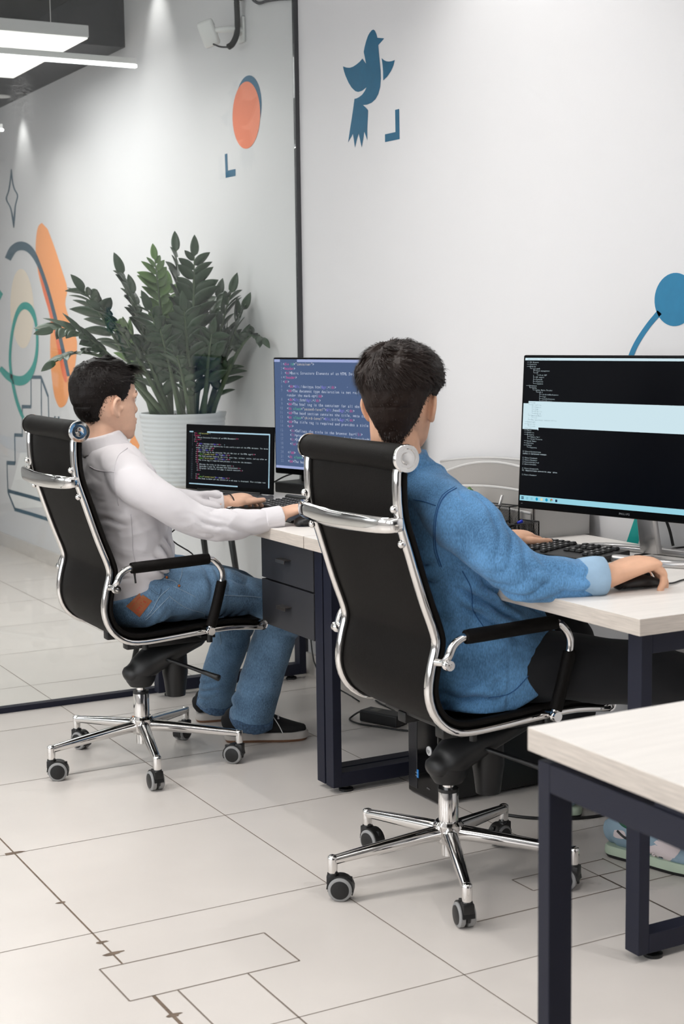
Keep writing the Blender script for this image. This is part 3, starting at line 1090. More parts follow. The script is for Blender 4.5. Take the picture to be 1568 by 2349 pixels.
def make_chair(label, loc, base_deg):
    t = thing('swivel_chair', label, 'chair', loc, group='black leather swivel chairs')
    pr = crom(PROF, 6)
    pr = [V((p[0], 0, p[1])) for p in pr]
    m = len(pr)
    nor = []
    for i in range(m):
        tg = (pr[min(i + 1, m - 1)] - pr[max(i - 1, 0)]).normalized()
        nor.append(V((-tg.z, 0, tg.x)) * (1 if True else -1))
    # normals pointing to the sitter (forward / up)
    nor = [n if (n.x + n.z) > 0 else -n for n in nor]
    # leather sling
    bm = NB()
    rings = []
    for i in range(m):
        r = []
        nn = 13
        for k in range(nn):
            y = -RW + 0.004 + (2 * RW - 0.008) * k / (nn - 1)
            e = abs(y) / RW
            sag = -0.007 * (1 - e ** 4)
            r.append(pr[i] + V((0, y, 0)) + nor[i] * (0.012 + sag))
        for k in reversed(range(nn)):
            y = -RW + 0.004 + (2 * RW - 0.008) * k / (nn - 1)
            e = abs(y) / RW
            sag = -0.007 * (1 - e ** 4)
            r.append(pr[i] + V((0, y, 0)) + nor[i] * (0.0005 + sag))
        rings.append(r)
    loft(bm, rings)
    obj('seat_sling', bm, M_leather, t, True, angle=50)
    # welts: black padded edge just inside each rail, on the sitter's side
    for s in (-1, 1):
        bm = NB()
        limb(bm, [tuple(pr[i] + nor[i] * 0.013 + V((0, s * (RW - 0.002), 0))) for i in range(1, m - 1, 2)], [(0.0075, 0.010)] * len(range(1, m - 1, 2)), up=(0, 1, 0), n=10, sub=1)
        obj('edge_welt', bm, M_leather, t, True)
        bm = NB()
        limb(bm, [tuple(pr[i] - nor[i] * 0.006 + V((0, s * (RW + 0.001), 0))) for i in range(0, m, 2)] + [tuple(pr[-1] - nor[-1] * .006 + V((0, s * (RW + .001), 0)))], [(0.0085, 0.0115)] * (len(range(0, m, 2)) + 1), up=(0, 1, 0), n=14, sub=1, square=3.2)
        obj('side_rail', bm, M_chrome, t, True)
        for (cx, cz) in ((-.236, .878), (-.249, .955), (.118, .436)):
            pass
    # head roll and front roll
    for nm, c, r, w in (('head_roll', (-.246, 0, 1.054), 0.030, 0.222), ('front_roll', (.320, 0, .439), 0.0145, 0.207)):
        bm = NB()
        prof = [(r * .55, -w), (r * .9, -w + .003), (r, -w + .012), (r * 1.01, -w + .06), (r * .985, 0), (r * 1.01, w - .06), (r, w - .012), (r * .9, w - .003), (r * .55, w)]
        lathe(bm, prof, c, 'y', 28)
        o = obj(nm, bm, M_leather, t, True)
        for s in (-1, 1):
            bm = NB()
            R = r * 1.03 if nm == 'head_roll' else r * 1.15
            pr2 = [(R * .6, 0), (R, 0.001), (R * 1.02, .006), (R * .95, .010), (R * .72, .0095), (R * .66, .006), (R * .45, .006), (R * .40, .009), (R * .2, .010), (0.0005, .010)]
            lathe(bm, [(a, s * (w - 0.003 + b)) for a, b in pr2], c, 'y', 28)
            obj('end_cap', bm, M_chrome, o, True, angle=50)
    # rear cross bar behind the back
    bm = NB()
    limb(bm, [(-.252, RW + .012, .912), (-.275, RW + .006, .911), (-.292, RW - .04, .91), (-.300, .07, .908), (-.302, 0, .907), (-.300, -.07, .908), (-.292, -RW + .04, .91), (-.275, -RW - .006, .911), (-.252, -RW - .012, .912)],
         [(0.006, 0.014), (0.008, 0.017), (0.009, 0.019), (0.0095, 0.0205), (0.0095, 0.0205), (0.0095, 0.0205), (0.009, 0.019), (0.008, 0.017), (0.006, 0.014)], up=(0, 0, 1), n=16, sub=5, square=3.5)
    obj('rear_crossbar', bm, M_chrome, t, True)
    for s in (-1, 1):
        for z, x in ((.945, -.268), (.868, -.249)):
            bm = NB()
            ball(bm, (x, s * (RW + .003), z), 0.0095, n=14)
            tube(bm, [(x + .004, s * (RW + .003), z), (x + .016, s * RW, z)], 0.006, 10)
            obj('rail_screw', bm, M_chrome, t, True)
    # arms
    for s in (-1, 1):
        y = s * (RW + 0.045)
        yi = s * (RW + 0.004)
        bm = NB()
        A = [(-.168, yi, .600), (-.163, y - s * .012, .603), (-.158, y, .618), (-.146, y, .640), (-.128, y, .653), (-.105, y, .657), (.0, y, .660), (.120, y, .664), (.150, y, .652), (.170, y, .622), (.168, y, .585), (.150, y, .52), (.130, y, .458), (.128, y - s * .01, .449), (.126, yi, .445)]
        tube(bm, A, 0.0095, 12, 5)
        ball(bm, (-.162, y + s * .002, .600), .0135, n=14)
        tube(bm, [(-.162, y - s * .002, .600), (-.162, y + s * .014, .600)], .0115, 14)
        tube(bm, [(.128, y - s * .004, .447), (.128, y + s * .014, .447)], .0115, 14)
        ball(bm, (.128, y, .448), .0135, n=14)
        arm = obj('armrest', bm, M_chrome, t, True, angle=60)
        bm = NB()
        limb(bm, [(-.112, y, .657), (-.104, y, .657), (0, y, .660), (.118, y, .664), (.127, y, .664)], [.0135, .0165, .0165, .0165, .0135], n=14, sub=3)
        obj('arm_pad', bm, M_leather, arm, True, angle=50)
        bm = NB()
        limb(bm, [(.1695, y, .594), (.168, y, .585), (.150, y, .52), (.133, y, .466), (.131, y, .460)], [.0135, .0155, .0155, .0155, .0135], up=(0, 1, 0), n=14, sub=3)
        obj('arm_pad', bm, M_leather, arm, True, angle=50)
        if s < 0:
            bm = NB()
            tube(bm, [(-.104, y, .645), (-.103, y, .632), (-.101, y, .612)], [.0045, .003, .0028], 8)
            obj('zip_pull', bm, M_black, arm)
    # mechanism under the seat
    bm = NB()
    span(bm, (-.075, -.17, .405), (-.03, .17, .4225), .004)
    span(bm, (.13, -.17, .410), (.175, .17, .4275), .004)
    for s in (-1, 1):
        span(bm, (-.08, s * .085 - .018, .385), (.19, s * .085 + .018, .412), .004)
        for x in (-.053, .153):
            tube(bm, [(x, s * .188, .400), (x, s * .188, .430)], .009, 10)
            span(bm, (x - .02, s * .15 - .035, .412), (x + .02, s * .15 + .055 * (1 if s > 0 else 1), .420))
    limb(bm, [(.165, 0, .385), (.09, 0, .355), (.03, 0, .318), (-.005, 0, .295), (-.03, 0, .288)], [(.10, .032), (.085, .04), (.062, .042), (.052, .038), (.040, .026)], up=(0, 0, 1), n=20, sub=4, cap='round')
    lathe(bm, [(.02, .245), (.034, .247), (.044, .262), (.05, .285), (.045, .3)], (0, 0, 0), n=24)
    mech = obj('tilt_mechanism', bm, M_black, t, True, angle=45)
    bm = NB()
    lathe(bm, [(.01, .200), (.030, .202), (.036, .25), (.040, .275), (.038, .33), (.02, .335)], (.115, 0, 0), n=20)
    obj('tension_knob', bm, M_black, mech, True, angle=40)
    bm = NB()
    tube(bm, [(.06, -.07, .335), (.09, -.12, .325), (.14, -.19, .305), (.165, -.225, .294)], [.006, .006, .007, .010], 10, 4)
    obj('height_lever', bm, M_black, mech, True)
    bm = NB()
    Mx = Matrix.Rotation(math.radians(-38), 4, 'Y')
    lathe(bm, [(.001, 0), (.013, 0), (.012, .0015), (.001, .0015)], (-.014, -.012, .326), n=18, M=Mx)
    obj('label_disc', bm, mat('label_pink', (200, 150, 190), 0.5), mech)
    # column and star base
    bm = NB()
    lathe(bm, [(.012, .225), (.014, .226), (.0145, .252), (.012, .253)], n=20)
    obj('gas_spring', bm, M_chrome, t, True, angle=40)
    bm = NB()
    lathe(bm, [(.015, .2285), (.0235, .2285), (.0245, .226), (.0245, .150), (.022, .148)], n=28)
    obj('column_cover', bm, M_chrome, t, True, angle=40)
    bm = NB()
    lathe(bm, [(.02, .232), (.0245, .2318), (.0248, .2235), (.02, .2235)], n=28)
    obj('column_ring', bm, M_black, t, True, angle=40)
    bm = NB()
    lathe(bm, [(.02, .153), (.031, .151), (.037, .144), (.037, .138), (.034, .130), (.034, .108), (.028, .098), (.022, .095), (.0185, .094), (.0185, .066), (.012, .064), (.002, .064)], n=32)
    hub = obj('base_hub', bm, M_chrome, t, True, angle=35)
    for k in range(5):
        a = math.radians(base_deg + 72 * k)
        bm = NB()
        limb(bm, [(.020, 0, .122), (.06, 0, .120), (.16, 0, .110), (.27, 0, .098), (.302, 0, .094)], [(.019, .0185), (.018, .017), (.0155, .0145), (.0125, .0115), (.0115, .0105)], up=(0, 0, 1), n=16, sub=4, square=2.6)
        lathe(bm, [(.004, .062), (.0105, .0625), (.0115, .07), (.0125, .098), (.0115, .104), (.008, .1065), (.001, .107)], (.301, 0, 0), n=18)
        leg = obj('base_leg', bm, M_chrome, t, True, angle=50)
        leg.rotation_euler = (0, 0, a)
        # caster
        bm = NB()
        sw = math.radians(random.uniform(-25, 25) + (200 if k % 2 else 150))
        off = 0.018
        lathe(bm, [(.004, .052), (.013, .052), (.014, .058), (.013, .064), (.004, .064)], (0, 0, 0), n=16, mi=0)
        for s in (-1, 1):
            lathe(bm, [(.012, s * .004), (.026, s * .004), (.0285, s * .0065), (.0285, s * .0165), (.0255, s * .0195), (.0215, s * .0200)], (off, 0, .0285), 'y', 28, mi=1)
            lathe(bm, [(.0222, s * .0190), (.0218, s * .0206), (.016, s * .0218), (.001, s * .0224)], (off, 0, .0285), 'y', 28, mi=0)
        # hood
        hood = []
        for q in range(13):
            an = math.radians(-25 + 205 * q / 12)
            hood.append((off + .0325 * math.cos(an), .0285 + .0325 * math.sin(an)))
        inner = [(off + .0295 * math.cos(math.radians(-25 + 205 * q / 12)), .0285 + .0295 * math.sin(math.radians(-25 + 205 * q / 12))) for q in reversed(range(13))]
        prism(bm, [(x, -.0145, z) for x, z in hood + inner], (0, .029, 0), 0)
        span(bm, (-.013, -.0035, .018), (off + .028, .0035, .056), .001, 0)
        span(bm, (-.014, -.0135, .038), (.010, .0135, .062), .003, 0)
        cs = obj('caster', bm, [M_black, M_ring], leg, True, (.301, 0, 0), angle=40)
        cs.rotation_euler = (0, 0, sw)
    return t


CHA = (1.622, 4.285, 0)
CHB = (1.895, 2.957, 0)
chA = make_chair('black leather chair with chrome frame under the person in the white shirt', CHA, 41)


def copy_tree(o, parent=None):
    if o.name.startswith('zip_pull'):
        return None
    c = o.copy()
    COL.objects.link(c)
    if parent is not None:
        c.parent = parent
    for ch in list(o.children):
        copy_tree(ch, c)
    return c


chB = copy_tree(chA)
chB.location = CHB
chB['label'] = 'black leather chair with chrome frame under the person in the denim shirt'
for ch in chB.children:
    if ch.name.startswith('base_leg'):
        ch.rotation_euler.z += math.radians(29 - 41)

# ------------------------------------------------------------------ lettering
_G = {}


def glyph(ch):
    if ch in _G:
        return _G[ch]
    cu = bpy.data.curves.new('g', 'FONT')
    cu.body = ch
    cu.size = 1.0
    cu.resolution_u = 2
    o = bpy.data.objects.new('g', cu)
    COL.objects.link(o)
    dg = bpy.context.evaluated_depsgraph_get()
    me = bpy.data.meshes.new_from_object(o.evaluated_get(dg))
    vs = [(v.co.x, v.co.y) for v in me.vertices]
    fs = [tuple(p.vertices) for p in me.polygons]
    bpy.data.objects.remove(o)
    bpy.data.curves.remove(cu)
    bpy.data.meshes.remove(me)
    if vs:
        x0, x1 = min(v[0] for v in vs), max(v[0] for v in vs)
        w = max(x1 - x0, 1e-4)
        k = min(1.0, 0.54 / w)
        vs = [((v[0] - x0) * k + (0.6 - w * k) / 2, v[1]) for v in vs]
    _G[ch] = (vs, fs)
    return _G[ch]


class Lettering:
    """collects characters as vertex / face lists on a plane"""

    def __init__(self):
        self.v, self.f, self.m = [], [], []

    def put(self, s, O, ex, ez, adv, mi=0, tall=None):
        sx = adv / 0.6
        sz = tall if tall else sx
        for i, ch in enumerate(s):
            if ch == ' ':
                continue
            vs, fs = glyph(ch)
            b = len(self.v)
            for x, y in vs:
                self.v.append(O + ex * (i * adv + x * sx) + ez * (y * sz))
            for f in fs:
                self.f.append([b + q for q in f])
                self.m.append(mi)

    def quad(self, O, ex, ez, x0, z0, x1, z1, mi=0):
        b = len(self.v)
        for x, z in ((x0, z0), (x1, z0), (x1, z1), (x0, z1)):
            self.v.append(O + ex * x + ez * z)
        self.f.append([b, b + 1, b + 2, b + 3])
        self.m.append(mi)

    def build(self, name, mats, parent):
        me = bpy.data.meshes.new(name)
        me.from_pydata([tuple(v) for v in self.v], [], self.f)
        me.update()
        for p, m in zip(me.polygons, self.m):
            p.material_index = m
        return link_mesh(name, me, mats, parent)


CODE = [(0, '1', '<div id="container">'), (0, '2', '<header>'), (1, '3', '<h1>Basic Structure Elements of an HTML Document</h1>'), (0, '4', '</header>'), (0, '5', '<dl>'),
        (3, '6', '<dt>&lt;!doctype html&gt;</dt>'), (2, '7', '<dd>The document type declaration is not really a part of the HTML document. The docum'), (2, '', 'render the mark-up</dd>'),
        (2.5, '8', '<dt>&lt;html&gt;</dt>'), (2, '9', '<dd>The html tag is the container for all the rest of the HTML tags</dd>'), (2, '10', '<dt class="second-level">&lt;head&gt;</dt>'),
        (2, '11', '<dd>The head section contains the title, meta tags, scripts, styles, and any other me'), (2, '12', '<dt class="third-level">&lt;title&gt;</dt>'),
        (2, '13', '<dd>The title tag is required and provides a title for the document.'), (2, '14', '<ul>'), (3.4, '15', '<li>Defines the title in the browser bar</li>'),
        (3.4, '16', '<li>provides a name for the page when bookmarked</li>'), (3.4, '17', '<li>Displays the name of the page in search results</li>'), (3.4, '18', '</ul>'), (0, '19', ''),
        (2, '20', '</dd>'), (2, '21', '<dt class="second-level">&lt;body&gt;</dt>'), (2, '22', '<dd>The body is where all the content of a web page is displayed. This includes text')]


def colour_runs(s):
    """[(start, text, colour index)] 0 white 1 pink 2 green 3 cream 4 violet"""
    import re
    out, i = [], 0
    for m in re.finditer(r'&[lg]t|(?<=<)/?\w+|(?<=/)\w+(?=>)|\b(?:class|id)(?==)|"[^"]*"', s):
        if m.start() > i:
            out.append((i, s[i:m.start()], 0))
        t = m.group(0)
        c = 4 if t[0] == '&' else 3 if t[0] == '"' else 2 if t in ('class', 'id') else 1
        if t[0] == '/' and c == 1:
            out.append((m.start(), '/', 0))
            out.append((m.start() + 1, t[1:], 1))
        else:
            out.append((m.start(), t, c))
        i = m.end()
    if i < len(s):
        out.append((i, s[i:], 0))
    return out


EX, EZ = V((1, 0, 0)), V((0, 0, 1))


def code_page(O, x0, z0, adv, pitch, tab, lx, tall=None):
    L = Lettering()
    for i, (ind, num, s) in enumerate(CODE):
        z = z0 - pitch * i - adv * .55
        for st, tx, c in colour_runs(s):
            L.put(tx, O + EX * (x0 + ind * tab + st * adv) + EZ * z, EX, EZ, adv, c, tall)
        if num:
            L.put(num, O + EX * (lx - adv * (len(num) - 1)) + EZ * z, EX, EZ, adv, 5, tall)
    return L


def screen_panel(name, label, cat, loc, th, w, h, tilt, bez, chin, scr_mat, depth=0.02):
    """flat display; local x to the right, +y away from the viewer, origin at the lower left front corner"""
    t = thing(name, label, cat, loc, th)
    bm = NB()
    R = Matrix.Rotation(-tilt, 4, 'X')
    box(bm, (w / 2, depth / 2, h / 2), (w, depth, h), bev=0.004, seg=2)
    bmesh.ops.transform(bm, matrix=R, verts=bm.verts)
    obj('bezel', bm, M_bezel, t)
    bm = NB()
    poly(bm, [(bez, -.0006, chin), (w - bez, -.0006, chin), (w - bez, -.0006, h - bez), (bez, -.0006, h - bez)])
    bmesh.ops.transform(bm, matrix=R, verts=bm.verts)
    s = obj('screen', bm, scr_mat, t)
    return t, s, R


def tilt_l(L, R):
    L.v = [R @ v for v in L.v]
    return L


TH = math.radians(-75.2)
TXT = [emis('text_white', (208, 216, 232), 1.0), emis('text_pink', (214, 84, 150), 1.0), emis('text_green', (96, 200, 140), 1.0), emis('text_cream', (214, 205, 190), 1.0), emis('text_violet', (140, 130, 225), 1.0), emis('text_grey', (128, 142, 172), 1.0)]
# far monitor
mA, sA, R = screen_panel('monitor', 'monitor with slate blue code page behind the laptop', 'monitor', (2.4, 4.903, 0.815), TH, 0.71, 0.42, 0.0, 0.0065, 0.021, emis('screen_slate', (80, 99, 135), 0.95))
O = V((0, -.0014, 0))
L = code_page(O, 0.054, 0.3965, 0.00832, 0.01585, 0.0095, 0.0415, 0.0145)
L.build('screen_text', TXT, sA)
L = Lettering()
L.quad(V((0, -.001, 0)), EX, EZ, .0065, .404, .038, .4135)
L.quad(V((0, -.001, 0)), EX, EZ, .13, .404, .7035, .4135)
L.quad(V((0, -.001, 0)), EX, EZ, .0065, .021, .7035, .030)
L.quad(V((0, -.0012, 0)), EX, EZ, .387, .318, .3895, .3205)
L.build('screen_bars', [emis('screen_lilac', (158, 170, 212), 1.0)], sA)
bm = NB()
span(bm, (0.20, .02, 0.08), (0.50, .05, 0.34), .01)
obj('rear_housing', bm, M_black, mA)
bm = NB()
span(bm, (0.10, .035, -.027), (0.46, .06, 0.12), .004)
obj('neck', bm, M_black, mA)
bm = NB()
span(bm, (0.03, -.03, -.0645), (0.50, .1, -.027), .004)
obj('stand_base', bm, M_black, mA)
# near monitor
TILT = math.radians(3.5)
mB, sB, R = screen_panel('monitor', 'large monitor with black console window in front of the denim shirt', 'monitor', (2.28, 3.216, 0.859), TH, 0.685, 0.40, TILT, 0.0075, 0.0205, emis('screen_console', (4, 5, 10), 1.0))
hi = emis('screen_pale', (205, 228, 236), 1.0)
L = Lettering()
W_ = .6775
L.quad(V((0, -.001, 0)), EX, EZ, .0075, .386, W_, .3925)
L.quad(V((0, -.001, 0)), EX, EZ, .024, .213, W_, .2805)
L.quad(V((0, -.001, 0)), EX, EZ, .0075, .2075, .024, .2745)
L.quad(V((0, -.001, 0)), EX, EZ, .024, .2075, .060, .213)
L.quad(V((0, -.0011, 0)), EX, EZ, .0585, .2055, .0605, .210)
L.quad(V((0, -.001, 0)), EX, EZ, .0075, .0205, W_, .0345, 1)
tilt_l(L, R).build('screen_bars', [hi, emis('screen_taskbar', (150, 208, 224), 1.0)], sB)
TREE = [(0, '+--3D Objects'), (0, '+--Contacts'), (0, '+--Desktop'), (1, '+--systemdb'), (2, '+--Farm management'), (2, '+--WT'), (3, '+--Disk GDP'), (2, '+--BF export'), (2, '+--Fynaude'), (2, '+--Fynerova'), (2, '+--response'),
        (0, '+--Documents'), (1, '+--Adobe'), (2, '+--Adobe Media Encoder'), (3, '+--13.0'), (4, '+--ArchivedWorkspaces'), (4, '+--logs'), (4, '+--SaveWorkspaces'), (4, '+--UserPresets'),
        (1, '+--AIDA'), (1, '+--FLS SWFiles'), (2, '+--Capture'), (2, '+--logs'), (2, '+--Playlist'), (2, '+--Plugins'), (1, '+--Downloadhost'), (2, '+--tft'), (1, '+--The downloader address Office'), (0, '+--Downloads'), (0, '+--Favorites'), (1, '+--Links'), (0, '+--Links'),
        (0, '+--Music'), (0, '+--OneDrive'), (0, '+--Pictures'), (1, '+--Camera Roll'), (1, '+--Saved Pictures'), (0, '+--Saved Games'), (0, '+--Searches'), (0, '+--Videos'), (1, '+--Captures'), (0, ''),
        (0, 'C:\\Users\\Student>type'), (0, 'Ошибка в синтаксисе команды.'), (0, ''), (0, 'C:\\Users\\Student>'), (0, 'C:\\Users\\Student>'), (0, 'C:\\Users\\Student>cd'), (0, 'C:\\Users\\Student'), (0, ''), (0, 'C:\\Users\\Student>fc'),
        (0, 'FC: Недостаточное количество имен файлов'), (0, ''), (0, 'C:\\Users\\Student>')]
L = Lettering()
for i, (ind, s) in enumerate(TREE):
    z = 0.3795 - i * 0.00552
    dark = 18 < i < 32
    if s.startswith('+--'):
        x = .014 + ind * .0115
        L.quad(V((0, -.0014, 0)), EX, EZ, x, z + .0017, x + .009, z + .0022, 1 if dark else 0)
        if ind:
            L.quad(V((0, -.0014, 0)), EX, EZ, x, z + .0019, x + .0005, z + .0075, 1 if dark else 0)
        L.put(s[3:], V((x + .0098, -.0014, z)), EX, EZ, .0029, 1 if dark else 0, .0052)
    elif s:
        L.put(s, V((.012, -.0014, z)), EX, EZ, .0029, 0, .0052)
L.put('Administrator: Command Prompt', V((.016, -.0014, .3877)), EX, EZ, .0026, 1, .0046)
tilt_l(L, R).build('screen_text', [emis('console_text', (190, 205, 212), 1.0), emis('console_dark', (120, 140, 150), 1.0)], sB)
bm = NB()
for k, (x, mi) in enumerate(((.017, 0), (.033, 1), (.048, 1), (.065, 2), (.081, 3), (.097, 2), (.113, 4), (.129, 0))):
    if mi == 2:
        poly(bm, [(x + .0042 * math.cos(a), -.0015, .0275 + .0042 * math.sin(a)) for a in np.linspace(0, 6.0, 12)], mi)
    elif mi == 4:
        for j, c in enumerate((4, 5, 1)):
            a0 = j * 2.094
            poly(bm, [(x, -.0015, .0275)] + [(x + .0042 * math.cos(a), -.0015, .0275 + .0042 * math.sin(a)) for a in np.linspace(a0, a0 + 2.094, 6)], c)
    else:
        for u, v in ((-.5, -.5), (.08, -.5), (-.5, .08), (.08, .08)) if mi == 0 and k == 0 else ((-.5, -.5),):
            s_ = .0032 if k == 0 else .0066
            q = .0068
            poly(bm, [(x + u * q, -.0015, .0275 + v * q), (x + u * q + s_, -.0015, .0275 + v * q), (x + u * q + s_, -.0015, .0275 + v * q + s_), (x + u * q, -.0015, .0275 + v * q + s_)], mi)
bmesh.ops.transform(bm, matrix=R, verts=bm.verts)
obj('taskbar_icons', bm, [emis('icon_navy', (10, 40, 70)), emis('icon_pale', (130, 190, 208)), emis('icon_azure', (20, 150, 190)), emis('icon_sand', (222, 214, 170)), emis('icon_red', (214, 90, 80)), emis('icon_green', (90, 160, 90))], sB)
L = Lettering()
L.put('PHILIPS', V((.325, -.0008, .0075)), EX, EZ, .0046, 0, .0075)
L.put('271', V((.012, -.0008, .012)), EX, EZ, .0022, 0, .003)
tilt_l(L, R).build('bezel_lettering', [mat('bezel_print', (150, 152, 156), 0.4)], mB)
bm = NB()
span(bm, (.20, .02, .09), (.48, .05, .33), .01)
obj('rear_housing', bm, M_black, mB)
bm = NB()
limb(bm, [(.345, .11, -.096), (.345, .095, -.03), (.345, .075, .06), (.345, .055, .16)], [(.030, .013), (.028, .012), (.026, .012), (.026, .012)], up=(0, -1, 0), n=16, sub=4, square=4)
obj('neck', bm, M_alu, mB, True, angle=40)
bm = NB()
ring = []
for k in range(36):
    a = 2 * PI * k / 36
    c, s = math.cos(a), math.sin(a)
    q = (abs(c) ** 3.2 + abs(s) ** 3.2) ** (-1 / 3.2)
    ring.append(V((.345 + .19 * c * q, .080 + .085 * s * q, -.1005)))
rr = []
for k in range(36):
    tg = (ring[(k + 1) % 36] - ring[k - 1]).normalized()
    sd = tg.cross(EZ)
    rr.append([ring[k] + sd * a + EZ * b for a, b in ((.014, -.008), (.016, -.004), (.014, .005), (.010, .0085), (-.010, .0085), (-.014, .005), (-.016, -.004), (-.014, -.008))])
loft(bm, rr, closed=True, cap=False)
obj('stand_base', bm, M_alu, mB, True, angle=50)
# laptop
THL = math.atan2(-.385, .166)
lp = thing('laptop', 'open laptop with black screen of coloured code lines', 'laptop', (2.105, 5.045, 0.7505), THL)
TL = math.radians(3)
RL = Matrix.Translation((0, 0, .0135)) @ Matrix.Rotation(-TL, 4, 'X')
bm = NB()
box(bm, (.21, .0025, .1175), (.42, .006, .235), bev=.0025)
bmesh.ops.transform(bm, matrix=RL, verts=bm.verts)
lid = obj('lid', bm, M_bezel, lp)
bm = NB()
poly(bm, [(.014, -.0011, .018), (.407, -.0011, .018), (.407, -.0011, .213), (.014, -.0011, .213)])
bmesh.ops.transform(bm, matrix=RL, verts=bm.verts)
sl = obj('screen', bm, emis('screen_laptop', (9, 11, 16), 1.0), lid)
TX2 = [emis('lt_white', (205, 220, 226), 1.1), emis('lt_pink', (196, 50, 104), 1.1), emis('lt_green', (120, 200, 60), 1.1), emis('lt_cream', (205, 205, 120), 1.1), emis('lt_violet', (110, 100, 235), 1.1), emis('lt_grey', (90, 100, 110), 1.0)]
L = code_page(V((0, -.0017, 0)), .0415, .2035, .0040, .0074, .0042, .031, .0068)
tilt_l(L, RL).build('screen_text', TX2, sl)
L = Lettering()
for q in ((.018, .2065, .037, .2105), (.105, .2065, .401, .2115), (.398, .022, .4025, .2105), (.019, .0185, .255, .0225)):
    L.quad(V((0, -.0014, 0)), EX, EZ, *q)
L.quad(V((0, -.0014, 0)), EX, EZ, .189, .165, .191, .167)
tilt_l(L, RL).build('screen_bars', [emis('lt_bar', (170, 205, 222), 1.0)], sl)
bm = NB()
span(bm, (0, -.262, 0), (.42, .004, .0125), .003)
base = obj('base', bm, mat('laptop_grey', (112, 112, 114), 0.4, metal=0.5), lp)
bm = NB()
for r in range(6):
    for c in range(15):
        x = .03 + c * .0242
        span(bm, (x, -.035 - r * .0185, .0123), (x + .0205, -.0205 - r * .0185, .0142), .001)
obj('keys', bm, mat('laptop_key', (66, 66, 69), 0.5), base)
bm = NB()
span(bm, (.15, -.245, .0121), (.27, -.165, .0128))
obj('touchpad', bm, mat('touchpad_grey', (98, 98, 100), 0.4), base)
bm = NB()
tube(bm, [(.06, .001, .0135), (.36, .001, .0135)], .0055, 12)
obj('hinge', bm, M_black, lp, True)
bm = NB()
box(bm, (.395, -.012, .0131), (.03, .012, .0015), bev=.0005)
obj('sticker', bm, mat('sticker_silver', (190, 190, 190), 0.4), base)


# keyboards
def keyboard(label, loc, th, palm):
    t = thing('keyboard', label, 'keyboard', loc, th, 'black desk keyboards')
    bm = NB()
    d0 = -.075 - palm
    prof = [(d0, .004), (d0 + .006, .0005), (.073, .0005), (.075, .003), (.075, .020), (.070, .0215), (-.070, .0125), (-.078 if palm else -.074, .0115), (d0 + .01, .0095), (d0, .007)]
    n = len(prof)
    prism(bm, [(-.22, y, z) for y, z in prof], (.44, 0, 0))
    obj('case', bm, M_black, t)
    bm = NB()
    vs = box(bm, (0, 0, .0035), (.0165, .0165, .007), bev=.0018)
    for v in bm.verts:
        if v.co.z > .004:
            v.co.x *= .8
            v.co.y *= .82
    box(bm, (-.002, .001, .0071), (.004, .005, .0003), mi=1)
    k0 = obj('key', bm, [M_key, M_keyleg], t)
    first = True
    sl = math.atan2(.009, .14)
    for r in range(6):
        for c in range(21 if r < 5 else 14):
            if c in (14, 18) or (r == 2 and 14 <= c < 18) or (r == 4 and 14 <= c < 18) or (r == 5 and c in (1, 12)):
                continue
            x = -.2065 + c * .0196 + (.0025 if c > 14 else 0)
            y = .058 - r * .0215 - (.004 if r else 0)
            if r == 5 and 3 < c < 10:
                if c != 6:
                    continue
            k = k0 if first else k0.copy()
            if not first:
                COL.objects.link(k)
                k.parent = t
            first = False
            k.location = (x, y, .0128 + (y + .07) * .064)
            k.rotation_euler = (sl, 0, 0)
            if r == 5 and c == 6:
                k.scale = (6.2, 1, 1)
    return t


keyboard('black keyboard with palm rest under the left hand of the person in white', (2.155, 4.245, ZT), math.radians(-90), .06)
keyboard('black keyboard in front of the large console monitor', (2.295, 3.120, ZT), math.radians(-78), 0.0)


def mouse(label, loc, th):
    t = thing('computer_mouse', label, 'mouse', loc, th, 'black computer mice')
    bm = NB()
    limb(bm, [(-.052, 0, .010), (-.045, 0, .014), (-.02, 0, .0175), (.015, 0, .016), (.045, 0, .011), (.054, 0, .008)], [(.017, .0085), (.026, .012), (.029, .0155), (.028, .014), (.024, .010), (.016, .0065)], n=20, sub=4, cap='round')
    obj('shell', bm, M_black, t, True)
    bm = NB()
    lathe(bm, [(.002, -.003), (.008, -.003), (.008, .003), (.002, .003)], (.026, 0, .0255), 'y', 16)
    obj('wheel', bm, M_blackmat, t, True, angle=40)
    bm = NB()
    tube(bm, [(.05, 0, .008), (.09, -.004, .004), (.16, .03, .003), (.26, .02, .003), (.34, -.02, .003)], .0022, 8, 6)
    obj('cable', bm, M_black, t, True)
    return t


mouse('black mouse under the right hand of the person in denim', (2.150, 2.574, ZT), math.radians(-4))
mouse('black mouse under the right hand of the person in white', (2.055, 3.955, ZT), math.radians(8))
bm = NB()
limb(bm, [(2.315, 4.635, .7585), (2.345, 4.50, .7585)], [(.011, .008), (.011, .008)], n=14, cap='round')
tag(obj('pen_case', bm, M_black, None, True), 'small rounded black case lying behind the far keyboard', 'case')

# grey file tray
t = thing('file_tray', 'grey stacked file tray with curved fronts against the wall', 'file tray', (2.5, 3.6, ZT))


def arc_panel(x, y0, y1, zb, z_l, z_m, z_r, th, m, name, par):
    bm = NB()
    top = [(y0 + (y1 - y0) * s, (1 - s) ** 2 * z_r + 2 * s * (1 - s) * (2 * z_m - (z_l + z_r) / 2) + s * s * z_l) for s in [k / 14 for k in range(15)]]
    prism(bm, [(x, y0, zb)] + [(x, y, z) for y, z in top] + [(x, y1, zb)], (th, 0, 0))
    o = obj(name, bm, m, par)
    bm = NB()
    tube(bm, [(x + th / 2, y, z) for y, z in top], .004, 8)
    obj('rim', bm, M_greyl, o, True)
    return o


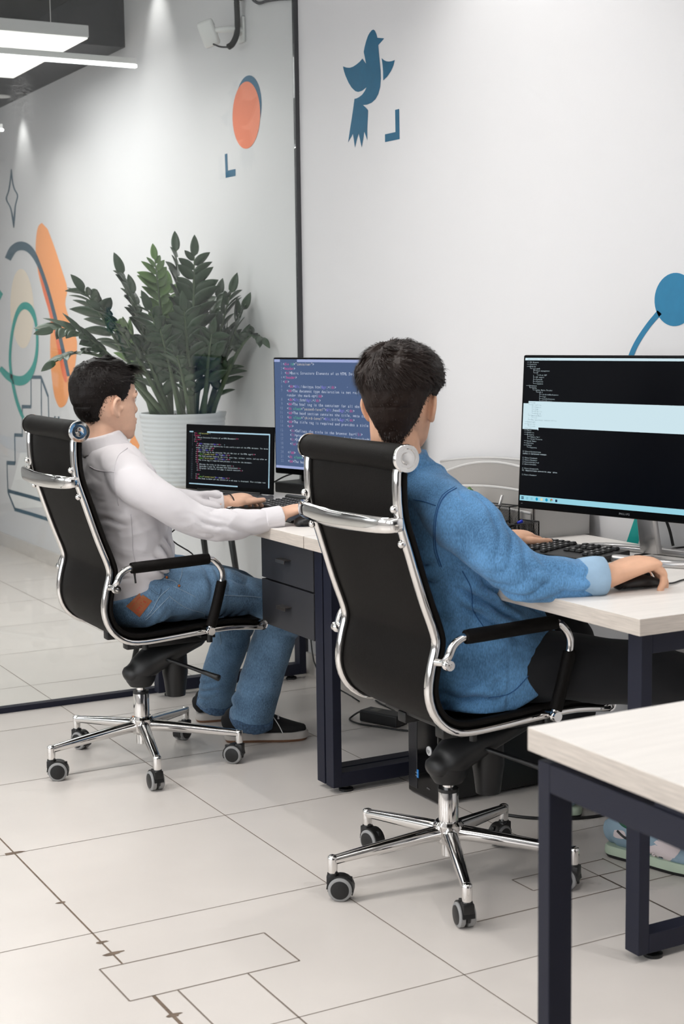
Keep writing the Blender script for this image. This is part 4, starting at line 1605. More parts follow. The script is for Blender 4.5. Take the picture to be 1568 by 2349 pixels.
arc_panel(-.075, -.26, .245, 0.0, .135, .195, .185, .004, M_grey, 'front_panel', t)
arc_panel(-.083, -.26, .20, 0.005, .105, .128, .128, .004, M_grey, 'front_panel', t)
arc_panel(-.089, -.26, .17, 0.005, .058, .072, .072, .004, M_grey, 'front_panel', t)
arc_panel(.115, -.25, .52, 0.0, .15, .185, .165, .004, M_greyl, 'back_panel', t)
for z in (.002, .062, .12):
    bm = NB()
    span(bm, (-.07, -.25, z), (.113, .235, z + .004))
    obj('shelf', bm, M_grey, t)
for y in (-.258, .235):
    bm = NB()
    span(bm, (-.075, y, 0.0), (.117, y + .006, .125), .001)
    obj('side_panel', bm, M_greyl, t)
bm = NB()
for k in range(4):
    box(bm, (.02, -.03, .069 + .0012 * k), (.13, .36, .001), Matrix.Rotation(.01 * k, 4, 'Z'))
tag(obj('paper_stack', bm, mat('paper', (240, 239, 236), 0.8), None, loc=(2.5, 3.6, ZT)), 'few white sheets lying in the grey file tray', 'paper')

# cactus
cc = at(1068, 1128, 'x', 2.335)
t = thing('potted_cactus', 'small spiny cactus in a pot behind the denim shoulder', 'cactus', (cc.x, cc.y, ZT))
bm = NB()
lathe(bm, [(.004, .0), (.028, .0), (.034, .05), (.036, .052), (.032, .052), (.030, .045), (.004, .045)], n=24)
obj('pot', bm, M_white, t, True, angle=40)
for dx, dy, h, r in ((0, .012, cc.z + .004 - ZT, .012), (.0, -.018, cc.z + .016 - ZT, .0125), (.012, 0.0, cc.z - .012 - ZT, .011)):
    bm = NB()
    rings = []
    for k in range(9):
        s = k / 8
        rad = r * (0.85 + .15 * math.sin(PI * s)) * (1 if s < .85 else max(.15, math.sqrt(max(0, 1 - ((s - .85) / .15) ** 2))))
        rings.append([V((dx + rad * (1 + .13 * math.cos(8 * a)) * math.cos(a), dy + rad * (1 + .13 * math.cos(8 * a)) * math.sin(a), .042 + (h - .042) * s)) for a in np.linspace(0, 2 * PI, 33)[:-1]])
    loft(bm, rings)
    st = obj('stem', bm, M_cactus, t, True)
    bm = NB()
    for k in range(70):
        a = 2 * PI * (k % 8) / 8 + random.uniform(-.05, .05)
        z = random.uniform(.05, h)
        rad = r * 1.1 * (1 if z < h - .01 else .6)
        ball(bm, (dx + rad * math.cos(a), dy + rad * math.sin(a), z), .0017, n=6)
    obj('spines', bm, M_spine, st, True)

# wire mesh pen organiser
OG = (2.322, 3.285, ZT)
t = thing('pen_organizer', 'black wire mesh pen organizer left of the large monitor', 'desk organizer', OG, math.radians(-75))


def mesh_panel(bm, A, u, v, pu=.0042):
    A, u, v = V(A), V(u), V(v)
    lu, lv = u.length, v.length
    n = u.cross(v).normalized()
    for k in range(int(lu / pu) + 1):
        for sg in (1, -1):
            a = A + u.normalized() * (k * pu)
            # diagonal wires
            d = (v.normalized() + u.normalized() * .5 * sg).normalized()
            ln = lv / d.dot(v.normalized())
            e = a + d * ln
            x = (e - A).dot(u.normalized())
            if x < 0:
                ln *= ((a - A).dot(u.normalized())) / max(1e-6, ((a - A).dot(u.normalized()) - x))
            if x > lu:
                ln *= (lu - (a - A).dot(u.normalized())) / max(1e-6, x - (a - A).dot(u.normalized()))
            if ln > .002:
                tube(bm, [a, a + d * ln], .0005, 4)
    for p, q in ((A, A + u), (A + u, A + u + v), (A + u + v, A + v), (A + v, A)):
        tube(bm, [p, q], .0018, 6)


w, d1, d2, h1, h2 = .175, .06, .10, .05, .088
bm = NB()
mesh_panel(bm, (-w, 0, .003), (w, 0, 0), (0, 0, h1))
obj('front_mesh', bm, M_black, t)
for nm, A, u, v in (('tall_mesh', (-w, d1, .003), (w * .6, 0, 0), (0, 0, h2)), ('tall_mesh', (-w, d2, .003), (w * .6, 0, 0), (0, 0, h2)), ('side_mesh', (-w, d1, .003), (0, d2 - d1, 0), (0, 0, h2)),
                    ('side_mesh', (-w * .4, d1, .003), (0, d2 - d1, 0), (0, 0, h2)), ('side_mesh', (-w, 0, .003), (0, d1, 0), (0, 0, h1)), ('side_mesh', (-w * .4, 0, .003), (0, d1, 0), (0, 0, h1)),
                    ('side_mesh', (0, 0, .003), (0, d2, 0), (0, 0, h1)), ('back_mesh', (-w * .4, d2, .003), (w * .4, 0, 0), (0, 0, h1))):
    bm = NB()
    mesh_panel(bm, A, u, v)
    obj(nm, bm, M_black, t)
bm = NB()
span(bm, (-w, 0, .0005), (0, d2, .0035))
obj('base_plate', bm, M_black, t)
bm = NB()
p0, p1 = V((-.118, .012, .010)), V((-.012, .045, .058))
tube(bm, [p0, p0.lerp(p1, .88)], .0042, 10)
pen = obj('pen', bm, M_black, None, True, OG, math.radians(-75))
tag(pen, 'black pen with blue tip lying across the mesh organizer', 'pen')
bm = NB()
tube(bm, [p0.lerp(p1, .88), p1], [.0046, .0046], 10)
obj('cap', bm, mat('pen_blue', (30, 50, 190), 0.4), pen, True)
bm = NB()
p0, p1 = V((-.15, .078, .006)), V((-.118, .086, .118))
tube(bm, [p0, p0.lerp(p1, .5)], .005, 10)
pen = obj('pen', bm, M_black, None, True, OG, math.radians(-75))
tag(pen, 'black and silver pen standing up in the mesh organizer', 'pen')
bm = NB()
tube(bm, [p0.lerp(p1, .5), p1], [.005, .004], 10)
obj('cap', bm, M_alu, pen, True)
bm = NB()
box(bm, (-.06, .035, .006), (.035, .018, .0035), Matrix.Rotation(.2, 4, 'Z'), bev=.001)
tag(obj('eraser', bm, mat('teal_eraser', (60, 176, 170), 0.6), None, loc=OG, rot=math.radians(-75)), 'tiny teal eraser on the base of the mesh organizer', 'eraser')

# ------------------------------------------------------------------ things under the desks
t = thing('desktop_computer', 'black desktop computer tower standing on the floor under the desk', 'computer', (2.18, 3.535, 0))
bm = NB()
span(bm, (0.012, -.08, .008), (.40, .08, .375), .004)
obj('case', bm, M_black, t)
bm = NB()
span(bm, (0.0, -.082, .004), (.016, .082, .38), .005)
front = obj('front_panel', bm, M_gloss, t)
bm = NB()
span(bm, (-.002, .03, .02), (.003, .075, .36), .002)
obj('side_strip', bm, mat('tower_strip', (36, 36, 40), 0.3), front)
lg = PL_ = at(983, 1723, 'x', 2.178) - V((2.18, 3.535, 0))
bm = NB()
rings = [[V((x, lg.y + r * math.cos(a), lg.z + r * math.sin(a))) for a in np.linspace(0, 2 * PI, 29)[:-1]] for x, r in ((.001, .0135), (-.0025, .0135), (-.0032, .012))]
loft(bm, rings)
lo = obj('logo_disc', bm, mat('logo_silver', (205, 205, 205), 0.35), front, True, angle=40)
L = Lettering()
L.put('hp', V((-.0037, lg.y + .0095, lg.z - .0055)), V((0, -1, .12)).normalized(), EZ, .0088, 0, .017)
L.build('logo_letters', [M_black], lo)
sk = at(955, 1774, 'x', 2.178) - V((2.18, 3.535, 0))
bm = NB()
span(bm, (-.0016, sk.y - .009, sk.z - .012), (.0, sk.y + .009, sk.z + .012))
st = obj('sticker', bm, mat('sticker_blue', (50, 130, 205), 0.4), front)
L = Lettering()
L.put('intel', V((-.0021, sk.y + .0075, sk.z + .001)), V((0, -1, 0)), EZ, .0030, 0, .006)
L.put('inside', V((-.0021, sk.y + .0075, sk.z - .008)), V((0, -1, 0)), EZ, .0025, 0, .005)
L.build('sticker_print', [mat('sticker_white', (226, 236, 244), 0.5)], st)
bm = NB()
for k in range(4):
    span(bm, (-.0015, .02 - .016 * k, .255 - .002 * k), (.001, .028 - .016 * k, .2585 - .002 * k))
span(bm, (-.002, .055, .27), (.001, .065, .274))
obj('port', bm, M_greyl, front)
L = Lettering()
L.put('PRO', V((-.0022, lg.y + .012, .035)), V((0, -1, 0)), EZ, .0055, 0, .006)
L.build('model_lettering', [mat('tower_print', (150, 150, 152), 0.4)], front)

t = thing('power_adapter', 'black laptop power adapter lying on the floor behind the desk frame', 'power adapter', (2.50, 4.315, 0), math.radians(-68))
bm = NB()
span(bm, (-.075, -.032, .0005), (.085, .032, .04), .005)
obj('brick', bm, M_black, t)
bm = NB()
span(bm, (-.045, -.012, .0398), (-.012, .02, .0404))
obj('rating_label', bm, mat('adapter_label', (120, 120, 112), 0.6), t)
bm = NB()
tube(bm, [(-.072, 0, .025), (-.085, 0, .025), (-.10, -.004, .022), (-.118, -.02, .006), (-.10, -.05, .004), (-.04, -.07, .004), (.04, -.06, .004), (.12, -.05, .004), (.2, -.02, .004)], .0032, 8, 6)
obj('cable', bm, M_black, t, True)
bm = NB()
c0 = [at(845, 1590, 'z', .004), at(868, 1612, 'z', .004), at(900, 1628, 'z', .004), at(925, 1650, 'z', .03), at(945, 1662, 'z', .05)]
tube(bm, [tuple(c) for c in c0], .0032, 8, 6)
tag(obj('floor_cable', bm, M_black, None, True), 'thin black cable running along the floor above the power adapter', 'cable')
bm = NB()
pts = [(2.30, 5.03, .745), (2.285, 5.07, .70), at(392, 1222, 'y', 5.085), at(440, 1270, 'y', 5.08), at(470, 1302, 'y', 5.07), (2.53, 5.0, .30), (2.56, 4.9, .06), (2.57, 4.6, .004)]
tube(bm, [tuple(p) for p in pts], .0028, 8, 6)
tag(obj('hanging_cable', bm, M_black, None, True), 'thin black cable hanging diagonally behind the seated person in white', 'cable')
bm = NB()
tube(bm, [tuple(at(*p)) for p in ((628, 1106, 'x', 2.42), (650, 1094, 'x', 2.46), (672, 1086, 'x', 2.50), (690, 1080, 'x', 2.52))], .003, 8, 6)
tag(obj('monitor_cable', bm, M_black, None, True), 'short black cable between laptop and slate blue monitor', 'cable')
bm = NB()
tube(bm, [tuple(at(*p)) for p in ((1150, 1868, 'z', .004), (1215, 1876, 'z', .004), (1300, 1878, 'z', .004), (1370, 1872, 'z', .004), (1400, 1862, 'z', .004), (1402, 1850, 'z', .005), (1385, 1838, 'z', .006), (1340, 1828, 'z', .012))], .0045, 8, 6)
tag(obj('floor_cable', bm, M_black, None, True), 'thick black cable looping on the floor behind the foreground desk leg', 'cable')
bm = NB()
tube(bm, [tuple(at(*p)) for p in ((1568, 1255, 'z', .757), (1545, 1258, 'z', .756), (1500, 1268, 'z', .755), (1455, 1274, 'z', .757))], .0025, 8, 6)
tag(obj('desk_cable', bm, M_black, None, True), 'thin black cable crossing the monitor stand beside the right hand', 'cable')
bm = NB()
tube(bm, [tuple(at(*p)) for p in ((1528, 1196, 'x', 2.56), (1536, 1220, 'x', 2.57), (1543, 1252, 'x', 2.575))], .004, 8, 5)
tag(obj('monitor_cable', bm, M_black, None, True), 'black cable hanging down behind the large console monitor', 'cable')

# ------------------------------------------------------------------ people
HZ = [0.000, 0.012, 0.030, 0.050, 0.072, 0.095, 0.118, 0.136, 0.160, 0.184, 0.203, 0.215, 0.221]
HF = [0.070, 0.084, 0.088, 0.089, 0.086, 0.086, 0.083, 0.089, 0.086, 0.072, 0.048, 0.022, -0.004]
HB = [0.030, 0.006, -0.020, -0.046, -0.070, -0.088, -0.099, -0.103, -0.104, -0.096, -0.078, -0.056, -0.036]
HW = [0.020, 0.036, 0.050, 0.057, 0.064, 0.069, 0.072, 0.074, 0.0755, 0.071, 0.057, 0.036, 0.015]


def head_at(z, th):
    f, b, w = np.interp(z, HZ, HF), np.interp(z, HZ, HB), np.interp(z, HZ, HW)
    xc, a = (f + b) / 2, (f - b) / 2
    c, s = math.cos(th), math.sin(th)
    q = (abs(c) ** 2.25 + abs(s) ** 2.25) ** (-1 / 2.25)
    return V((xc + a * c * q, w * s * q, z))


def hair_at(z, th):
    """head outline that runs on down over the nape"""
    f, b, w = np.interp(z, HZ, HF), np.interp(z, HZ, HB), np.interp(z, HZ, HW)
    k = max(0.0, min(1.0, (abs(th) - 2.05) / .5))
    b2, w2 = np.interp(z, [0, .05, .09, .12], [-.068, -.074, -.088, -.1]), np.interp(z, [0, .05, .095], [.052, .058, .069])
    if z < .1:
        b, w = b + (min(b, b2) - b) * k, w + (max(w, w2) - w) * k
    xc, a = (f + b) / 2, (f - b) / 2
    c, s = math.cos(th), math.sin(th)
    q = (abs(c) ** 2.25 + abs(s) ** 2.25) ** (-1 / 2.25)
    return V((xc + a * c * q, w * s * q, z))


def head_shell(bm, M, n=40):
    zs = sorted(set(list(np.linspace(0, .221, 34)) + HZ))
    loft(bm, [[M @ head_at(z, 2 * PI * k / n) for k in range(n)] for z in zs])


def add_face(bm, M):
    def L(pts, r, **k):
        limb(bm, [tuple(M @ V(p)) for p in pts], r, n=12, sub=3, cap='round', **k)
    # nose
    L([(.082, 0, .126), (.087, 0, .112), (.092, 0, .096), (.0955, 0, .086), (.093, 0, .080)], [.006, .0075, .0085, .0100, .008])
    for s in (-1, 1):
        L([(.089, s * .008, .085), (.087, s * .0120, .083), (.082, s * .0125, .081)], [.006, .0065, .005])
        L([(.080, s * .012, .134), (.078, s * .034, .137), (.064, s * .053, .130)], [.009, .0095, .008])
        ball(bm, M @ V((.0685, s * .031, .1195)), .0132, n=14)
        # ear: rim, lobe, bowl
        e = M @ V((-.004, s * .069, .100))
        E = lambda x, y, z: tuple(M @ V((-.004 + x * .86, s * (.067 + y * .9), .097 + z * .86)))
        limb(bm, [E(.008, .002, .008), (E(.010, .008, .022)), E(.004, .014, .031), E(-.010, .019, .031), E(-.020, .022, .018), E(-.019, .020, .0), E(-.010, .014, -.018), E(.0, .008, -.027), E(.006, .004, -.022)], [.0045, .0045, .0048, .005, .005, .005, .0055, .0068, .005], n=10, sub=4, cap='round')
        limb(bm, [E(.0, -.002, .024), E(-.006, .004, .004), E(-.002, .001, -.018)], [(.0035, .016), (.0035, .016), (.0035, .010)], up=(1, 0, 0), n=12, sub=3, cap='round')
        limb(bm, [E(-.006, .011, .018), E(-.011, .014, .003), E(-.006, .010, -.012)], [.0038, .004, .0036], n=8, sub=3, cap='round')
        L([(.009, s * .067, .100), (.011, s * .070, .095), (.009, s * .067, .088)], [.004, .005, .004])
    # lips, chin
    L([(.083, -.020, .0545), (.092, -.008, .0575), (.094, 0, .0565), (.092, .008, .0575), (.083, .020, .0545)], [.0035, .0058, .0060, .0058, .0035])
    L([(.082, -.018, .050), (.091, -.007, .047), (.0925, 0, .0465), (.091, .007, .047), (.082, .018, .050)], [.0035, .0060, .0066, .0060, .0035])
    ball(bm, M @ V((.074, 0, .014)), .017, n=14)


def add_hand(bm, nails, W, D, U, T, curls, thumb=(.62, .0), spread=0.10, sc=1.0):
    """palm and five separate fingers; curls: per finger three bends in radians (index..pinky)"""
    D, U, T = V(D).normalized(), V(U), V(T)
    T = (T - D * T.dot(D)).normalized()
    U = (U - D * U.dot(D) - T * U.dot(T)).normalized()
    W = V(W)
    P = lambda d, t, u: tuple(W + (D * d + T * t + U * u) * sc)
    limb(bm, [P(-.03, 0, 0), P(0, 0, 0), P(.02, .002, 0), P(.05, .003, .001), P(.078, .0, .0), P(.088, 0, -.001)],
         [(.024 * sc, .0185 * sc), (.026 * sc, .0185 * sc), (.032 * sc, .0175 * sc), (.040 * sc, .0155 * sc), (.0405 * sc, .013 * sc), (.038 * sc, .0105 * sc)], up=tuple(U), n=20, sub=3, cap='round')
    limb(bm, [P(.005, .018, -.004), P(.03, .032, -.006), P(.052, .036, -.006)], [.013 * sc, .0155 * sc, .012 * sc], n=12, sub=3, cap='round')
    for i, (off, ln, r) in enumerate(((.0305, .072, .0082), (.0102, .080, .0085), (-.0104, .074, .0081), (-.0300, .057, .0071))):
        d = (D + T * (off / .03 * spread)).normalized()
        p = W + (D * (.082 - abs(off + .005) * .22) + T * off * 1.03) * sc
        u = U
        pts, rad = [tuple(p - d * .012 * sc), tuple(p)], [r * sc * 1.08, r * sc * 1.08]
        for j, (k, c) in enumerate(zip((.47, .30, .23), curls[i])):
            c = -c
            d, u = (d * math.cos(c) + u * math.sin(c)), (u * math.cos(c) - d * math.sin(c))
            p2 = p + d * ln * k * sc
            pts += [tuple(p.lerp(p2, .5)), tuple(p2)]
            rad += [r * sc * (.97 - .05 * j), r * sc * (1.0 - .09 * j)]
            p = p2
        limb(bm, pts, rad, up=tuple(U), n=12, sub=3, cap='round')
        nails.append((p - d * .003 * sc + u * r * .62 * sc, d, u, r * sc))
    d = (D * math.cos(thumb[0]) + T * math.sin(thumb[0]) - U * .12).normalized()
    p = W + (D * .030 + T * .030 - U * .006) * sc
    pts, rad = [tuple(p - d * .01)], [.0125 * sc]
    for k, (ln, bend) in enumerate(((.036, 0), (.032, .32 + thumb[1]), (.025, .18 + thumb[1]))):
        d = (d * math.cos(bend) + (D - T * .12) * math.sin(bend)).normalized()
        p2 = p + d * ln * sc
        pts += [tuple(p.lerp(p2, .5)), tuple(p2)]
        rad += [(.0118 - .0012 * k) * sc, (.0112 - .0014 * k) * sc]
        p = p2
    limb(bm, pts, rad, up=tuple(U), n=12, sub=3, cap='round')
    uu = (U * .8 + T * .25 - d * (U * .8 + T * .25).dot(d)).normalized()
    nails.append((p - d * .002 * sc + uu * .0052 * sc, d, uu, .0086 * sc))


def nail_mesh(nails):
    bm = NB()
    for p, d, u, r in nails:
        s = d.cross(u).normalized()
        M = Matrix((d, s, u)).transposed()
        ball(bm, p, 1.0, n=12, s=(r * .75, r * .66, r * .34), M=M)
    return bm


def ridge(p, f, st=(1, 1, 1), seed=0.0):
    q = V((p.x * f * st[0] + seed, p.y * f * st[1], p.z * f * st[2]))
    w = noise.noise(q * .5 + V((7, 3, 1))) * .8
    return 1.0 - abs(noise.noise(q + V((w, w * .7, -w)))) * 2.2


def fold(p, seed, wl, d, warp=1.0):
    """elongated cloth folds: rounded ridges, sharper valleys, broken into patches"""
    q = V((seed * 1.7, seed, 0))
    ph = p.dot(V(d)) / wl * PI + warp * (4.2 * noise.noise(p * 5.0 + q) + 1.6 * noise.noise(p * 13.0 + q))
    s = 1.0 - abs(math.sin(ph)) ** .75 * 2.0
    m = noise.noise(p * 7.5 + V((0, seed, 3))) * 2.4 + .18
    return -s * max(0, min(1, m))


def sit(me, cx, yc, zs=.4555):
    """rest cloth on the chair: keep it above the seat and in front of the back"""
    c = get_co(me)
    zz = [q[1] for q in PROF[:11]][::-1]
    xx = [q[0] for q in PROF[:11]][::-1]
    m = (abs(c[:, 1] - yc) < .215)
    lx = c[:, 0] - cx
    a = m & (lx < .325) & (c[:, 2] < zs) & (c[:, 2] > .36)
    c[a, 2] = zs + (c[a, 2] - zs) * .02
    xm = np.interp(c[:, 2], zz, xx) + .0185
    b = m & (c[:, 2] < 1.04) & (lx < xm)
    c[b, 0] = cx + xm[b]
    set_co(me, c)


def finish(name, me, m, parent, origin, label=None):
    shift(me, -V(origin))
    me.shade_smooth()
    o = link_mesh(name, me, m, parent, True)
    if label:
        o['label'] = label
    return o


def seam(name, bvh, pts, r, m, parent, origin, off=.0006, sub=6):
    d = crom(pts, sub) if sub > 1 and len(pts) > 2 else [np.array(p, float) for a, b in zip(pts[:-1], pts[1:]) for p in [np.array(a) * (1 - t) + np.array(b) * t for t in np.linspace(0, 1, 9)]]
    hits = [hit(bvh, q[0], q[1], off) for q in d]
    hits = [h for h in hits if h is not None]
    runs, cur = [], []
    for h in hits:
        if cur and (h - cur[-1]).length > .03:
            runs.append(cur)
            cur = []
        cur.append(h)
    runs.append(cur)
    bm = NB()
    ok = False
    for c in runs:
        if len(c) > 2:
            tube(bm, [tuple(h - V(origin)) for h in c], r, 6)
            ok = True
    if not ok:
        bm.free()
        return None
    return obj(name, bm, m, parent, True)


def decal(name, bvh, pts, m, parent, origin, off=.0012, sub=4, label=None):
    P = crom(list(pts) + [pts[0]], sub)[:-1] if sub > 1 else [np.array(p, float) for a, b in zip(pts, list(pts[1:]) + [pts[0]]) for p in [np.array(a) * (1 - t) + np.array(b) * t for t in (0, .25, .5, .75)]]
    c = sum(P) / len(P)
    bm = NB()
    rings = []
    for s in (1.0, .8, .6, .4, .2):
        r = []
        for q in P:
            u = c + (q - c) * s
            h = hit(bvh, u[0], u[1], off)
            if h is None:
                h0 = hit(bvh, c[0], c[1], off)
                if h0 is None:
                    bm.free()
                    return None
                d = ray(u[0], u[1]).normalized()
                o = V((0, 0, CAMH))
                q0 = o + d * (h0 - o).dot(d)
                l_, n_, i_, t_ = bvh.find_nearest(q0)
                h = l_ + n_ * off
            r.append(bm.verts.new(h - V(origin)))
        rings.append(r)
    n = len(P)
    for a, b in zip(rings[:-1], rings[1:]):
        for k in range(n):
            bm.faces.new((a[k], a[(k + 1) % n], b[(k + 1) % n], b[k]))
    bm.faces.new(rings[-1])
    o = obj(name, bm, m, parent, True)
    if label:
        o['label'] = label
    return o


def make_hair(M, line, thick, flow, nstr, lens, seed, width=.0011, rnd=.2):
    """scalp volume plus strands; line(th)->hairline z; thick(th,z)->m"""
    random.seed(seed)
    nt, nz = 72, 46
    zs = list(np.linspace(.004, .2, nz - 10)) + list(np.linspace(.203, .2208, 10))
    P = [[hair_at(z, (2 * PI * k / nt + PI) % (2 * PI) - PI) for k in range(nt)] for z in zs]
    N = [[None] * nt for _ in zs]
    for i in range(nz):
        for k in range(nt):
            a = P[i][(k + 1) % nt] - P[i][k - 1]
            b = P[min(i + 1, nz - 1)][k] - P[max(i - 1, 0)][k]
            n = a.cross(b)
            n = n.normalized() if n.length > 1e-9 else V((0, 0, 1))
            if i >= nz - 2:
                n = (n + V((0, 0, 2))).normalized()
            N[i][k] = n
    bm = NB()
    rings, cover = [], []
    for i in range(nz):
        r = []
        for k in range(nt):
            th = (2 * PI * k / nt + PI) % (2 * PI) - PI
            h = line(th)
            t = thick(th, zs[i])
            h += .006 * noise.noise(V((th * 3.1, seed, 0)))
            e = max(0, min(1, (zs[i] - h + .012) / .045))
            e = e * e * (3 - 2 * e)
            t = t * e * (1 + .22 * noise.noise(P[i][k] * 55 + V((seed, 0, 0)))) - (.004 + .22 * max(0, .07 - zs[i])) * (1 - max(0, min(1, (e - .12) * 5)))
            q = P[i][k] + N[i][k] * t
            r.append(M @ q)
            if e > (.0 if abs(th) > 1.6 else .3):
                cover.append((q, N[i][k], t, th, zs[i], e))
        rings.append(r)
    loft(bm, rings)
    R3 = M.to_3x3()
    wts = [c[2] + .004 for c in cover]
    for c in random.choices(cover, weights=[(.5 if c[5] > .8 else 1.5) + w * 26 for w, c in zip(wts, cover)], k=nstr):
        q, n, t, th, z, e = c
        q = q + V((random.uniform(-.003, .003), random.uniform(-.003, .003), random.uniform(-.003, .003))) - n * min(.004, t * .5 + .001)
        d = flow(q, n, th, z)
        d = (d + V((random.gauss(0, rnd), random.gauss(0, rnd), random.gauss(0, rnd)))).normalized()
        L = lens(th, z, e) * random.uniform(.6, 1.15)
        s = d.cross(n)
        s = s.normalized() if s.length > 1e-6 else V((0, 1, 0))
        w = width * random.uniform(.7, 1.3) * (0.55 if e < .6 else 1)
        mid = q + d * L * .55 + n * L * .05
        tip = q + d * L - n * L * .12
        vs = [bm.verts.new(M @ x) for x in (q - s * w, q + s * w, mid + s * w * .75, mid - s * w * .75, tip)]
        bm.faces.new(vs[:4])
        bm.faces.new((vs[3], vs[2], vs[4]))
    return bm


def shoe(parent, heel, direction, origin, mats, laces, name='shoe', L=.272, roll=0.0, sc=1.0, high=0.0):
    """sole + upper + laces; returns (shoe object, world bvh of the upper)"""
    d = V((direction[0], direction[1], 0)).normalized()
    s = V((-d.y, d.x, 0))
    H = V(heel)
    T = lambda x, y, z: H + d * x * L / .272 + s * y + V((0, 0, z))
    out = [(0, 0), (.004, .020), (.02, .032), (.06, .0345), (.11, .034), (.16, .043), (.2, .0475), (.235, .043), (.26, .027), (.272, .004), (.266, -.020), (.245, -.037), (.2, -.044), (.16, -.0415), (.11, -.036), (.06, -.0345), (.02, -.031), (.004, -.019)]
    out = [tuple(p) for p in crom(out + [out[0]], 3)[:-1]]
    cx = sum(p[0] for p in out) / len(out)
    sm_bot, sm_mid, up = mats[:3]
    bm = NB()
    rr = []
    for z, k in ((.0005, .97), (.006, 1.0), (.0085, 1.0)):
        rr.append([T(cx + (x - cx) * k, y * k, z) - V(origin) for x, y in out])
    loft(bm, rr, mi=0)
    rr = []
    for z, k in ((.0085, 1.012), (.012, 1.02), (.026, 1.012), (.0305, .985), (.031, .93)):
        rr.append([T(cx + (x - cx) * k, y * k, z) - V(origin) for x, y in out])
    loft(bm, rr, mi=1)
    sole = None
    ub = NB()
    limb(ub, [tuple(T(x, 0, z)) for x, z in ((.012, .060), (.03, .066), (.07, .070), (.105, .064), (.14, .055), (.18, .045), (.22, .038), (.252, .035))],
         [(.022, .032), (.032, .047 + high), (.0345, .052 + high), (.036, .046), (.039, .037), (.0425, .028), (.039, .021), (.022, .015)], n=20, sub=4, cap='round')
    for v in ub.verts:
        if v.co.z < .024:
            v.co.z = .024
    me = bpy.data.meshes.new('u')
    bmesh.ops.recalc_face_normals(ub, faces=ub.faces)
    ub.to_mesh(me)
    bv = bvh_of(me)
    ub.free()
    root = finish(name, me, up, parent, origin)
    sole = obj('sole', bm, [sm_bot, sm_mid], root, True, angle=50)
    if laces:
        for k in range(4):
            x = .118 + .019 * k
            b = NB()
            pts = []
            for q in range(9):
                y = -.022 + .0055 * q
                zt = np.interp(x, [.07, .105, .14, .18, .22], [.122, .110, .092, .073, .059])
                rr_ = np.interp(x, [.105, .14, .18], [.036, .039, .0425])
                pts.append(tuple(T(x + .004 * (q % 2) * 0, y, zt - .5 * (zt - .03) * (1 - math.sqrt(max(0, 1 - (y / rr_) ** 2))) + .001) - V(origin)))
            limb(b, pts, [(.0034, .0018)] * 9, n=8, sub=1)
            obj('lace', b, laces, root, True)
    return root, bv


# ================= person in the white shirt (far desk)
OA = V((1.622, 4.29, 0))
yA = 4.29
HA = Matrix.Translation((1.540, 4.285, 1.012)) @ Matrix.Rotation(math.radians(9), 4, 'Z')
nailsA = []
bm = NB()
head_shell(bm, HA)
add_face(bm, HA)
limb(bm, [(1.530, yA, .93), (1.520, yA, .985), (1.520, yA, 1.03), (1.522, yA, 1.075), (1.525, yA, 1.11)], [(.075, .06), (.056, .056), (.053, .056), (.054, .060), (.058, .062)], up=(1, 0, 0), n=20, sub=4)
limb(bm, [(1.60, yA, .54), (1.60, yA, .65), (1.585, yA, .80), (1.56, yA, .90), (1.54, yA, .945)], [(.11, .06), (.12, .08), (.14, .085), (.15, .075), (.12, .05)], up=(1, 0, 0), n=20, sub=3, cap='round')
limb(bm, [(1.55, 4.14, .90), (1.612, 4.07, .846), (1.715, 4.032, .781), (1.84, 4.003, .768), (1.965, 3.985, .785)], [.038, .036, .033, .030, .025], n=14, sub=3, cap='round')
limb(bm, [(1.55, 4.45, .93), (1.64, 4.50, .85), (1.74, 4.48, .80), (1.84, 4.425, .787), (1.945, 4.366, .788)], [.045, .042, .038, .034, .024], n=14, sub=3, cap='round')
limb(bm, [(1.62, 4.20, .545), (1.80, 4.19, .54), (2.055, 4.228, .465), (2.036, 4.29, .22), (2.012, 4.34, .06)], [.05, .05, .042, .038, .034], n=12, sub=3, cap='round')
limb(bm, [(1.62, 4.38, .545), (1.82, 4.42, .53), (2.04, 4.47, .48), (2.01, 4.55, .22), (2.02, 4.63, .06)], [.05, .05, .042, .038, .034], n=12, sub=3, cap='round')
add_hand(bm, nailsA, (1.957, 4.366, .790), (.90, .30, .10), (-.2, -.38, .9), (.36, -.93, 0), [(.42, .40, .15), (.52, .50, .3), (.58, .6, .35), (.62, .6, .35)], thumb=(.36, -.02), sc=.99)
add_hand(bm, nailsA, (1.968, 3.985, .787), (.96, .12, .16), (-.15, -.25, 1), (-.12, .99, 0), [(.55, .45, .2), (.6, .5, .25), (.65, .6, .3), (.7, .6, .3)], thumb=(.5, .0), sc=.98)
me = fuse(bm, .0028, 3, .5)
shift(me, -OA)
pA = link_mesh('person', me, M_skinA, None, True, loc=tuple(OA))
tag(pA, 'person in white shirt and blue jeans sitting at the laptop, both hands on the desk', 'person')
o = obj('fingernails', nail_mesh(nailsA), M_nail, pA, True)
o.data.transform(Matrix.Translation(-OA))
bm = NB()
for s in (-1, 1):
    ball(bm, HA @ V((.0700, s * .031, .1195)) - OA, .0125, n=16)
    ball(bm, HA @ V((.0765, s * .0305, .1195)) - OA, .0066, mi=1, n=12)
obj('eyes', bm, [mat('eye_white', (232, 228, 224), 0.25), mat('eye_iris', (40, 26, 20), 0.2)], pA, True)
bm = NB()
